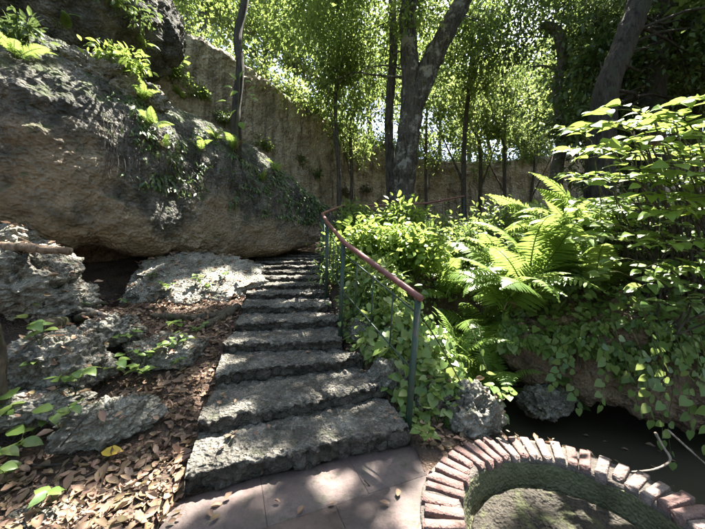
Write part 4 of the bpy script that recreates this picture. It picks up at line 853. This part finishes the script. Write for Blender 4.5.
def spray(root, pts, n, L, kind, up=(0, 0, 1), wob=0.25, r0=0.006, tip=True):
    pth = smooth_path(pts, 16); V, Q, T = tube(pth, np.linspace(r0, 0.0018, 16), 5, 0); mk('stem', V, Q, T, M['stem'], root); tg = unit(np.gradient(pth, axis=0))
    for k in range(n):
        t_ = 0.18 + 0.82 * (k + 0.5) / n; i = min(15, int(t_ * 15)); side = unit(np.cross(tg[i], np.asarray(up))) * (1 if k % 2 else -1)
        if in_open(pth[i] + side * 0.05): continue
        D = side * 0.85 + tg[i] * 0.65 + rs.normal(size=3) * 0.15 - np.array([0, 0, 0.12]); leaf_obj(pth[i] + side * 0.008, D, np.asarray(up) + rs.normal(size=3) * wob, L * (0.7 + 0.45 * rs.rand()), kind, root)
    if tip: leaf_obj(pth[-1], tg[-1], np.asarray(up) + rs.normal(size=3) * wob, L, kind, root)
# bright shrub at the top of the right-hand mound
def shrub_at(label, base, tips, L, kind, n=9):
    root = empty('leafy_shrub', base, label, 'shrub')
    for tp in tips:
        tp = np.asarray(tp); b_ = base + rs.normal(size=3) * np.array([.06, .06, 0]); o_ = unit(np.array([b_[0] - tp[0] + 0.25, (b_[1] - tp[1]) * 0.6 + rs.normal() * 0.15, 0.0])) * rs.uniform(0.42, 0.65); mid = tp + o_ + np.array([0, 0, rs.uniform(-0.12, 0.03)]); low = mid * 0.55 + b_ * 0.45 + o_ * 0.25; V, Q, T = tube(smooth_path([b_, low, mid], 12), np.linspace(0.011, 0.006, 12), 6, 0.2); mk('stem', V, Q, T, M['bark'], root); spray(root, [mid, mid * 0.5 + tp * 0.5 + (0, 0, 0.05), tp], n, L, kind, up=(0, -0.3, 1), wob=0.32, r0=0.006)
    return root
def base_at(px, d_): x, y = G_(px, d_); return np.array([x, y, surf(x, y)])
shrub_at('tall shrub with big glowing leaves leaning out over the mound', base_at(690, 3.3), [P(576, 131, 2.9), P(598, 112, 2.9), P(612, 140, 2.8), P(640, 120, 2.8), P(588, 158, 2.9), P(625, 165, 2.6), P(655, 148, 2.7), P(606, 182, 2.7), P(640, 196, 2.6), P(570, 150, 3.0), P(585, 125, 2.8), P(620, 105, 2.75), P(600, 148, 2.6), P(660, 130, 2.9), P(575, 175, 2.9), P(630, 150, 2.9), P(615, 205, 2.8)], 0.18, 'bright', 10)
shrub_at('tall shrub with big glowing leaves topped by a reddish shoot', base_at(735, 3.1), [P(650, 118, 2.6), P(676, 104, 2.6), P(698, 98, 2.5), P(690, 135, 2.4), P(668, 165, 2.4), P(700, 175, 2.3), P(680, 200, 2.4), P(715, 145, 2.3), P(655, 215, 2.4), P(640, 140, 2.5), P(665, 112, 2.5), P(690, 155, 2.6), P(672, 185, 2.6), P(645, 175, 2.5), P(710, 120, 2.5), P(705, 205, 2.5)], 0.165, 'bright', 10)
shrub_at('mid height shrub with glossy leaves above the brown ledge', base_at(650, 3.4), [P(600, 225, 2.9), P(622, 240, 2.8), P(645, 235, 2.7), P(668, 250, 2.6), P(690, 240, 2.6), P(610, 262, 2.8), P(640, 272, 2.7), P(585, 240, 3.0), P(598, 275, 2.9), P(660, 225, 2.8), P(680, 270, 2.6), P(705, 260, 2.5)], 0.12, 'ivy', 10)
shrub_at('spreading shrub with bright layered leaves between the ferns and the tall shrubs', base_at(640, 3.7), [P(x_, y_, 3.1 + 0.3 * rs.rand()) for x_ in (575, 600, 628, 655) for y_ in (150, 180, 210, 240)], 0.15, 'bright', 9)
shrub_at('bushy shrub with bright layered leaves filling the space above the low shining plant', base_at(720, 3.0), [P(x_, y_, 2.4 + 0.3 * rs.rand()) for x_ in (640, 665, 690, 708) for y_ in (185, 215, 245, 270)], 0.125, 'bright', 9)
shrub_at('leafy shrub with layered bright leaves in front of the broad dark trunk', base_at(612, 4.2), [P(x_ + 6 * rs.rand(), y_, 3.6 + 0.4 * rs.rand()) for x_ in (562, 585, 610, 638) for y_ in (128, 152, 176, 200, 222)], 0.17, 'bright', 8)
shrub_at('leafy shrub with layered bright leaves close beside the reddish shoot', base_at(700, 3.8), [P(x_ + 6 * rs.rand(), y_, 3.1 + 0.3 * rs.rand()) for x_ in (630, 655, 680, 700) for y_ in (125, 150, 180, 210, 235)], 0.165, 'bright', 8)
shrub_at('low plant with shining wide leaves right above the brown ledge', base_at(668, 3.0), [P(636, 288, 2.55), P(660, 282, 2.5), P(684, 288, 2.45), P(650, 305, 2.5), P(678, 308, 2.45), P(700, 300, 2.4)], 0.13, 'ivy', 6)
# reddish young shoot
root = empty('red_shoot', P(656, 143, 2.55), 'small reddish young shoot among the bright leaves', 'plant')
for k in range(9): 
    mk('leaf', *[x if i != 2 else None for i, x in enumerate(leaf_geo(np.array([P(656, 143, 2.55)]), rdir(1), rdir(1), 0.06, 0.018, OVAL)[:1])], None, OVAL[1], M['dead'], root, rnd=np.full(10, 0.4))
# leafy sapling in front of the slim tree on the ledge
dS = dt - 0.5
root = empty('sapling', P(238, 150, dS), 'thin sapling with few yellow green leaves before the slim tree', 'sapling')
pth = smooth_path([P(238, 150, dS), P(237, 120, dS), P(239, 95, dS), P(240, 78, dS)], 16); V, Q, T = tube(pth, np.linspace(0.012, 0.005, 16), 5, 0); mk('stem', V, Q, T, M['stem'], root)
for px, py, dx, dz in [(236, 80, -.3, .3), (240, 78, .4, .5), (232, 88, -1, .1), (243, 83, 1, .1), (247, 95, 1, -.1), (250, 99, 1, -.2), (226, 101, -1, -.1), (236, 110, -.4, -.5), (238, 92, -.5, -.3), (240, 122, .3, -.6), (248, 90, .8, .3)]:
    leaf_obj(P(px, py, dS), np.array([dx, -0.1, dz]), np.array([rs.normal() * .3, -0.7, 0.7]), 0.17, 'far', root)
# seedlings
def seedling(label, base, hgt, n, L, kind='ivy', group=None, spread=0.6):
    base = np.asarray(base); root = empty('seedling', base, label, 'seedling', group)
    for q in range(max(1, n // 4)):
        a = rs.rand() * 6.28; tip = base + np.array([math.cos(a) * spread * hgt, math.sin(a) * spread * hgt * 0.6, hgt * (0.8 + 0.4 * rs.rand())]); pth = smooth_path([base, base * 0.5 + tip * 0.5 + np.array([0, 0, 0.05 * hgt]), tip], 8)
        V, Q, T = tube(pth, np.linspace(0.004, 0.0015, 8), 4, 0); mk('stem', V, Q, T, M['stem'], root)
        for j in range(4):
            b_ = a + j * 1.57 + rs.normal() * 0.3; leaf_obj(pth[7 - (j // 2) * 2], np.array([math.cos(b_), math.sin(b_), -0.1 + 0.2 * rs.normal()]), np.array([rs.normal() * .2, -0.25 + rs.normal() * .2, 1]), L * (0.7 + 0.5 * rs.rand()), kind, root)
SD = [(30, 440, .22, 12, .13, 'cluster of shaded broad seedlings by the mossy trunk'), (12, 490, .18, 8, .12, 'shaded seedling at the litter edge below the flat rock'), (55, 505, .10, 4, .10, 'pale green seedling beside the broken pale rock'), (105, 385, .22, 16, .12, 'leafy seedling clump in front of the rough boulder'), (150, 385, .16, 12, .10, 'pale seedlings between the craggy lump and the steps'), (165, 352, .12, 12, .08, 'low seedlings covering the rock beside the steps'), (185, 345, .12, 8, .08, 'low green seedling against the lower log end'), (100, 308, .13, 4, .11, 'lit white green seedling in front of the cave'), (128, 305, .12, 4, .10, 'shaded seedling at the right side of the cave mouth'), (125, 345, .12, 8, .10, 'dark seedling on the half sunk grey lump'), (40, 345, .18, 8, .12, 'shaded seedling between the mossy trunk and the rough boulder'), (10, 425, .15, 8, .12, 'shaded seedling at the mossy trunk foot'),
      (165, 292, .14, 12, .09, 'small plants growing on the lower edge of the mossy slab'), (195, 285, .14, 12, .09, 'small plants on the middle of the mossy slab'), (150, 280, .12, 8, .09, 'small plant by the cave corner of the mossy slab'), (225, 278, .10, 8, .08, 'little plant on the slab beside the stairs'), (70, 318, .15, 8, .1, 'seedling between the angular rock and the log'), (180, 368, .10, 8, .08, 'low seedling in the litter strip by the third step')]
SD += [(75, 395, .18, 12, .11, 'broad leaved seedlings between the rough boulder and the craggy lump'), (25, 385, .2, 12, .13, 'shaded seedlings against the rough boulder foot'), (200, 335, .12, 12, .08, 'small green plants behind the short mossy log'), (145, 365, .14, 12, .09, 'seedlings at the foot of the rock beside the steps'), (175, 330, .12, 12, .09, 'fresh seedlings below the long root log'), (60, 430, .15, 8, .12, 'seedling by the flat rock and the craggy lump'), (15, 465, .18, 8, .13, 'wide leaved seedling over the thin dark twig'), (210, 290, .1, 8, .07, 'tiny plants on the lit litter above the logs'), (35, 315, .15, 8, .1, 'shaded plant under the pitted boulder')]
for px, py, hg, n, L, lab in SD: seedling(lab, hit(px, py)[0] - (0, 0, 0.01), hg, n, L)
SD2 = [(560, 395, .20, 8, .1, 'hanging leafy shoot in the dark hollow'), (580, 415, .16, 8, .09, 'lit shoot over the stream below the ledge'), (440, 425, .14, 8, .09, 'leafy shoot at the foot of the railing bank'), (425, 445, .10, 8, .08, 'small plant at the base of the first railing post'), (390, 400, .10, 4, .08, 'lone small plant beside the second step'), (500, 405, .12, 8, .08, 'light green plant at the edge of the dark hollow')]
for px, py, hg, n, L, lab in SD2: seedling(lab, hit(px, py)[0], hg, n, L, 'heart')
# vines trailing over the ledge and posts
def vine(label, pts, n, L, kind='heart', up=(0, -1, 0.5)):
    root = empty('trailing_vine', pts[-1], label, 'vine'); spray(root, pts, n, L, kind, up=up, wob=0.35, r0=0.004)
vine('leafy vine trailing down the brown ledge towards the stream', [P(640, 300, 2.6), P(655, 345, 2.6), P(672, 385, 2.6), P(668, 425, 2.6), P(672, 462, 2.55)], 9, .07)
vine('leafy vine hanging across the middle of the brown ledge', [P(612, 320, 2.8), P(622, 350, 2.78), P(632, 385, 2.75), P(640, 410, 2.7)], 8, .08)
vine('vine hanging over the hollow from the fern roots', [P(520, 335, 3.2), P(560, 350, 3.1), P(572, 385, 3.05), P(578, 408, 3.0)], 9, .08)
vine('vine with pale leaves along the bare slope beside the hollow', [P(472, 330, 2.95), P(485, 365, 2.85), P(495, 395, 2.75), P(505, 415, 2.7)], 8, .085)
for k_, (xa, ya, xb, yb, dd) in enumerate([(655, 330, 662, 440, 2.5), (676, 335, 690, 430, 2.45), (598, 335, 600, 405, 2.85), (632, 330, 650, 420, 2.6), (700, 335, 706, 445, 2.4), (560, 338, 552, 385, 3.1)]):
    vine(['long vine hanging from the ledge onto the pale bent root', 'long vine hanging beside the straight pale root', 'thin vine hanging over the ledge close to the shoot above the stream', 'vine hanging just beside the leafy vine on the ledge', 'long vine at the far end of the ledge above the brick rim', 'short leafy vine hanging into the mouth of the hollow'][k_], [P(xa, ya, dd), P(xa * .6 + xb * .4 + 6, ya * .6 + yb * .4, dd - .02), P(xb, yb, dd - .05)], 13, .085)
vine('short vine at the end of the brown ledge', [P(690, 330, 2.5), P(698, 365, 2.5), P(690, 400, 2.5)], 6, .07)
def stick(name, label, pts, r0, r1, mat, cat, sides=9, rough=0.25, group=None):
    pth = smooth_path(pts, 10 * len(pts)); rr_ = np.linspace(r0, r1, len(pth)); rr_[0] *= 0.55; rr_[-1] *= 0.5; pth = pth + (0.25 * rr_[:, None] * np.stack([fbm(pth, 7, 3, 0.6, 3.0 * i_) for i_ in range(3)], 1) if sides > 6 else 0); V, Q, T = tube(pth, rr_, sides * 2 if sides > 6 else sides, rough * 1.6, 14.0); return props(mk(name, V, Q, T, M[mat]), label, cat, group)
stick('bare_vine', 'thin bare vine stretched from the first railing post to the bank', [P(421, 316, 2.35), P(440, 345, 2.45), P(462, 385, 2.55)], 0.006, 0.005, 'stem', 'vine', 5)
stick('pale_root', 'pale bent aerial root hanging beside the ledge vine', [P(655, 432, 2.3), P(664, 448, 2.25), P(670, 460, 2.2), P(655, 469, 2.15), P(630, 472, 2.1)], 0.010, 0.005, 'palewood', 'root', 6)
stick('pale_root', 'straight pale aerial root slanting over the stream', [P(668, 430, 2.3), P(690, 450, 2.25), P(712, 468, 2.2), P(740, 480, 2.2)], 0.008, 0.006, 'palewood', 'root', 6)
# logs, roots, trunk at the left edge
def gp(px, py, up=0.03): return hit(px, py)[0] + np.array([0, 0, up])
stick('fallen_log', 'brown broken log lying on the pitted boulder by the cave', [P(-25, 246, 3.0), P(20, 247, 3.0), P(52, 250, 3.0), P(72, 252, 3.05)], 0.045, 0.035, 'deadwood', 'log', 12, 0.5)
stick('fallen_log', 'mossy root log crossing the litter towards the steps', [gp(150, 318), gp(185, 320), gp(215, 318), gp(240, 308)], 0.04, 0.045, 'barkmoss', 'log', 12, 0.5)
stick('fallen_log', 'short mossy log lying up against the steps', [gp(205, 330, .04), gp(222, 320, .04), gp(238, 310, .04)], 0.05, 0.045, 'barkmoss', 'log', 12, 0.5)
stick('fallen_log', 'weathered brown log below the angular rock', [gp(45, 332, .05), gp(70, 325, .05), gp(95, 318, .04)], 0.06, 0.035, 'barkmoss', 'log', 12, 0.5)
stick('surface_root', 'pale root running out from under the cave rocks', [gp(62, 315), gp(85, 312), gp(106, 318)], 0.028, 0.015, 'palewood', 'root', 8, 0.4)
stick('twig', 'thin dark twig lying across the litter under the craggy lump', [gp(10, 462, .02), gp(40, 470, .03), gp(75, 465, .02)], 0.007, 0.003, 'bark', 'twig', 5)
stick('twig', 'thin twig leaning on the litter near the yellow leaf', [gp(60, 450, .02), gp(85, 425, .05), gp(100, 405, .04)], 0.006, 0.003, 'bark', 'twig', 5)
stick('twig', 'tiny dark twig dropped on the paving', [P(364, 480, 1.87), P(370, 486, 1.84)], 0.004, 0.003, 'barkdark', 'twig', 5)
tb = hit(2, 415)[0]; tb[0] -= 0.12
make_tree('mossy_trunk', 'mossy tree stump standing in the litter before the rough boulder', 'stump', None, tb - (0, 0, .1), [([tb - (0, 0, .1), tb + (0, 0, .10), tb + (-0.01, 0.02, .42), tb + (-0.02, 0.03, .58), tb + (-0.05, 0.03, .70)], [0.17, 0.10, 0.085, 0.075, 0.015])], 'barkmoss', None, 'leaf_can', 0.1, 20, rough=0.7)
y0 = hit(110, 461)[0]
props(leaf_mesh('yellow_leaf', np.array([y0 + (-0.06, 0, 0.055)]), np.array([[1, .15, .05]]), np.array([[0, -0.45, 1.0]]), 0.13, 0.075, M['yellow'], None, OVAL), 'single yellow leaf fallen on the brown litter', 'leaf')

# ------------------------------------------------------------------ ground cover and litter
SAMP = [SURF[0], SURF[2]] + SURF[4:4 + len(boulders)]
def surf_many(X, Y, z0=3.0):
    out = np.full(len(X), np.nan); nn = np.zeros((len(X), 3)); nn[:, 2] = 1
    for i, (x, y) in enumerate(zip(X, Y)):
        b_ = -9
        for t_ in SAMP:
            h = t_.ray_cast(Vector((x, y, z0)), Vector((0, 0, -1)), 9)
            if h[0] is not None and h[0][2] > b_: b_ = h[0][2]; nn[i] = h[1] if h[1][2] > 0 else -h[1]
        out[i] = b_
    return out, nn
# creepers over the mound
n = 15000; X = rs.uniform(0.1, 6.2, n); Y = 2.3 + 5.0 * rs.rand(n) ** 1.5; sr, pr_ = polydist(X, Y, RLINE); xr = np.interp(Y, str_[:, 1], str_[:, 0]); patch = fbm(np.c_[X, Y, 0 * X], 1.3, 3, 0.6, 5)
ok = (X > xr + 0.12) & (sr > -0.02 + 0.1 * (X > 1.2)) & (patch > -0.28 * (1 + (X > 1.4))); X, Y, sr = X[ok], Y[ok], sr[ok]
X2 = rs.uniform(-0.4, 2.0, 8000); Y2 = rs.uniform(2.3, 4.6, 8000); s2, _ = polydist(X2, Y2, RLINE); x2 = np.interp(Y2, str_[:, 1], str_[:, 0]); ok = (X2 > x2 + 0.09) & (s2 > 0.03) & (s2 < 1.7) & ((X2 > 0.35) | (rs.rand(8000) < 0.55)) & (fbm(np.c_[X2, Y2, 0 * X2], 2.5, 3, 0.6, 8) > -0.22); X = np.r_[X, X2[ok]]; Y = np.r_[Y, Y2[ok]]; sr = np.r_[sr, s2[ok]]
Z, NN = surf_many(X, Y); hgt = rs.rand(len(X)) ** 2 * 0.28 * sstep(0.0, 0.5, sr) + 0.015
Pp = np.c_[X, Y, Z] + NN * hgt[:, None]; ok = Z > -0.3; Pp, NN = Pp[ok], NN[ok]; D = rdir(len(Pp)) + np.array([0, -0.5, -0.3]); L = 0.04 + 0.085 * rs.rand(len(Pp)) ** 1.8
props(leaf_mesh('creeping_ground_cover', Pp, D, NN + np.array([0, -0.2, 0.5]) + rdir(len(Pp)) * 0.6, L, L * 0.8, M['leaf_ivy'], None, HEART), 'glossy heart shaped creeper leaves covering the mound', 'ground cover', kind='stuff')
# hanging growth on the far half of the cliff
n = 5200; k = rs.randint(250, 505, n); fr = rs.uniform(0.45, 1.1, n); Pl = []
for i in range(n):
    c = cl[k[i]]; q = np.array([c[0] + inn[k[i], 0] * 0.0, c[1] + inn[k[i], 1] * 0.0, c[2] + (c[3] - c[2]) * fr[i]]); o_ = q - np.array([inn[k[i], 0], inn[k[i], 1], 0]) * 1.5
    h = SURF[1].ray_cast(Vector(o_), Vector((inn[k[i], 0], inn[k[i], 1], -0.15)), 6)
    if h[0] is not None: Pl.append(np.array(h[0]) - np.array([inn[k[i], 0], inn[k[i], 1], 0]) * 0.03)
Pl = np.array(Pl); msk = fbm(Pl, 2.6, 4, 0.65, 2) > 0.10 - 0.15 * sstep(-2.4, -1.2, Pl[:, 0]); Pl = Pl[msk]
L = 0.085 * (0.5 + rs.rand(len(Pl))); props(leaf_mesh('hanging_creeper', Pl, rdir(len(Pl)) * 0.6 + np.array([0.25, -0.2, -0.8]), np.array([0.5, -0.6, 0.4]) + rdir(len(Pl)) * 0.6, L, L * 0.35, M['leaf_dark'], None, OVAL), 'dark creeper hanging over the far half of the cliff', 'creeper', kind='stuff')
Pl = []
for i in range(2300):
    k = int(rs.randint(0, 215)); c = rl[k]; fr = 0.30 + 0.85 * rs.rand() ** 0.6; q = np.array([c[0], c[1], c[2] + (rtop[k] - c[2]) * fr]); h = SURF[2].ray_cast(Vector(q - np.array([inn2[k, 0], inn2[k, 1], 0]) * 1.0), Vector((inn2[k, 0], inn2[k, 1], -0.1)), 3)
    if h[0] is not None: Pl.append(np.array(h[0]) - np.array([inn2[k, 0], inn2[k, 1], -0.2]) * (0.02 + 0.10 * rs.rand()))
Pl = np.array(Pl); frz = fbm(Pl, 2.2, 3, 0.6, 12); Pl = Pl[(Pl[:, 2] > 0.30 + 0.5 * frz) & (fbm(Pl, 3.1, 3, 0.6, 22) > -0.12)]
L = 0.04 + 0.075 * rs.rand(len(Pl)) ** 2; props(leaf_mesh('ledge_creeper', Pl, rdir(len(Pl)) * 0.6 + np.array([-0.1, -0.4, -0.7]), np.array([0, -0.8, 0.6]) + rdir(len(Pl)) * 0.6, L, L * 0.75, M['leaf_ivy'], None, HEART), 'creeper leaves hanging over the upper face of the brown ledge', 'creeper', kind='stuff')
mb = MB()
for i in range(420):
    k = int(rs.randint(235, 510)); c = cl[k]; q = np.array([c[0], c[1], c[2] + (c[3] - c[2]) * rs.uniform(0.5, 1.05)]); o_ = q - np.array([inn[k, 0], inn[k, 1], 0]) * 1.5
    h = SURF[1].ray_cast(Vector(o_), Vector((inn[k, 0], inn[k, 1], -0.1)), 6)
    if h[0] is None: continue
    p = np.array(h[0]) - np.array([inn[k, 0], inn[k, 1], 0]) * 0.03; ln = rs.uniform(0.15, 0.6); pts = [p, p + (rs.normal() * .03, -0.02, -ln * .5), p + (rs.normal() * .05, -0.04, -ln)]
    V, Q, T = tube(smooth_path(pts, 6), np.linspace(0.005, 0.0025, 6), 4, 0, cap=False); mb.add(V, Q)
props(mb.build('hanging_rootlets', M['bark']), 'fine dark rootlets hanging down the far half of the cliff', 'roots', kind='stuff')
# dead leaves
def litter(n, xr_, yr_, cond):
    X = rs.uniform(*xr_, n); Y = yr_[0] + (yr_[1] - yr_[0]) * rs.rand(n) ** 1.35; ok = cond(X, Y); X, Y = X[ok], Y[ok]; Z, NN = surf_many(X, Y, 2.2); gz = zground(X, Y); ok = (Z - gz < 0.05) | (rs.rand(len(X)) < 0.16); return np.c_[X, Y, Z][ok], NN[ok]
def left_bank(X, Y):
    xl = np.interp(Y, stl[:, 1], stl[:, 0]); s_, _ = polydist(X, Y, CLINE); edge = np.where(Y < 1.75, -0.98, xl - 0.03); return (X < edge) & (s_ < 0.35)
Pp, NN = litter(19000, (-4.6, -0.9), (1.0, 6.5), left_bank)
D = rdir(len(Pp)) * np.array([1, 1, 0.35]); NN = NN + rdir(len(Pp)) * 0.55; L = 0.066 * (0.4 + 1.1 * rs.rand(len(Pp)) ** 1.6); Pp[:, 2] += 0.006 + 0.02 * rs.rand(len(Pp))
near = np.argsort(Pp[:, 1])[:4200]; pick = rs.choice(near, 260, replace=False); rest = np.setdiff1d(np.arange(len(Pp)), pick)
props(leaf_mesh('leaf_litter', Pp[rest], D[rest], NN[rest], L[rest], L[rest] * 0.5, M['dead'], None, DEAD), 'brown dead leaf litter on the bank beside the stairs', 'leaf litter', kind='stuff')
for i in pick: leaf_obj(Pp[i] + (0, 0, 0.008), D[i], NN[i], min(L[i] * 1.7, 0.095), 'dead', ground, 'fallen_leaf')
mb = MB()
for i in range(420):
    x = rs.uniform(-3.6, -0.95); y = rs.uniform(1.3, 4.6)
    if not left_bank(np.array([x]), np.array([y]))[0]: continue
    a = rs.rand() * 3.14; ln = rs.uniform(0.05, 0.22); e = np.array([math.cos(a), math.sin(a), 0]) * ln / 2; q = [np.array([x, y, 0]) + e * t_ for t_ in (-1, 0, 1)]
    for p in q: p[2] = surf_many(np.array([p[0]]), np.array([p[1]]), 2.2)[0][0] + 0.018
    if max(p[2] for p in q) - min(p[2] for p in q) > 0.12: continue
    V, Q, T = tube(np.array(q), [0.0035, 0.003, 0.002], 4, 0); mb.add(V, Q, T)
props(mb.build('twig_litter', M['deadwood']), 'small dry twigs strewn through the dead leaves by the stairs', 'twigs', kind='stuff')
Pp, NN = litter(2600, (0.3, 3.2), (2.15, 4.6), lambda X, Y: (np.hypot(X - PCX, Y - PCY) > 0.82) & (X > np.interp(Y, str_[:, 1], str_[:, 0]) + 0.1)); ok = Pp[:, 2] > -0.44; Pp, NN = Pp[ok], NN[ok]; Pp[:, 2] += 0.012
L = 0.055 * (0.5 + rs.rand(len(Pp))); props(leaf_mesh('leaf_litter', Pp, rdir(len(Pp)) * np.array([1, 1, .3]), NN + rdir(len(Pp)) * 0.4, L, L * 0.55, M['dead'], None, DEAD), 'dead leaves caught on the railing bank and behind the brick ring', 'leaf litter', kind='stuff')
# stray dead leaves on bricks, in the pool and on the steps
for k in range(90):
    if k < 24: a = rs.uniform(R(60), R(215)); r_ = rs.uniform(0.58, 0.84); p = np.array([PCX + r_ * math.cos(a), PCY + r_ * math.sin(a), 0.072]); par = pool; L_ = 0.035
    elif k < 32: a = rs.uniform(0, 6.28); r_ = rs.uniform(0.1, 0.45); p = np.array([PCX + r_ * math.cos(a), PCY + r_ * math.sin(a), -0.165]); par = ground; L_ = 0.045
    else:
        j = int(rs.randint(0, 7)); a_, b_ = SE[j]; u_ = rs.choice([rs.uniform(0.01, 0.12), rs.uniform(0.88, 0.98), rs.uniform(0.1, 0.9)]); p = a_ + (b_ - a_) * u_ + np.array([0, rs.uniform(0.1, 0.38), 0.026]); par = ground; L_ = 0.05
    leaf_obj(p, rdir(1)[0] * np.array([1, 1, .15]), np.array([0, 0, 1]) + rdir(1)[0] * 0.3, L_ * (0.7 + 0.6 * rs.rand()), 'dead', ground, 'fallen_leaf')
stream = bpy.data.objects['stream_water']
for k in range(34):
    x = rs.uniform(1.6, 3.6); y = rs.uniform(1.9, 3.2)
    if math.hypot(x - PCX, y - PCY) < 0.9: continue
    leaf_obj(np.array([x, y, -0.455]), rdir(1)[0] * np.array([1, 1, .02]), np.array([0, 0, 1]) + rdir(1)[0] * 0.06, 0.06 * (0.6 + 0.8 * rs.rand()), 'dead', stream, 'floating_leaf')
for k in range(30):
    x = -1.0 + 1.3 * rs.rand() ** 2.2; y = 1.15 + 0.75 * rs.rand() + 0.25 * (x + 1); leaf_obj(np.array([x, y, 0.018]), rdir(1)[0] * np.array([1, 1, .1]), np.array([0, 0, 1]) + rdir(1)[0] * 0.25, 0.05 * (0.6 + 0.8 * rs.rand()), 'dead', ground, 'fallen_leaf')
print('POLYS', sum(len(m_.polygons) for m_ in bpy.data.meshes))
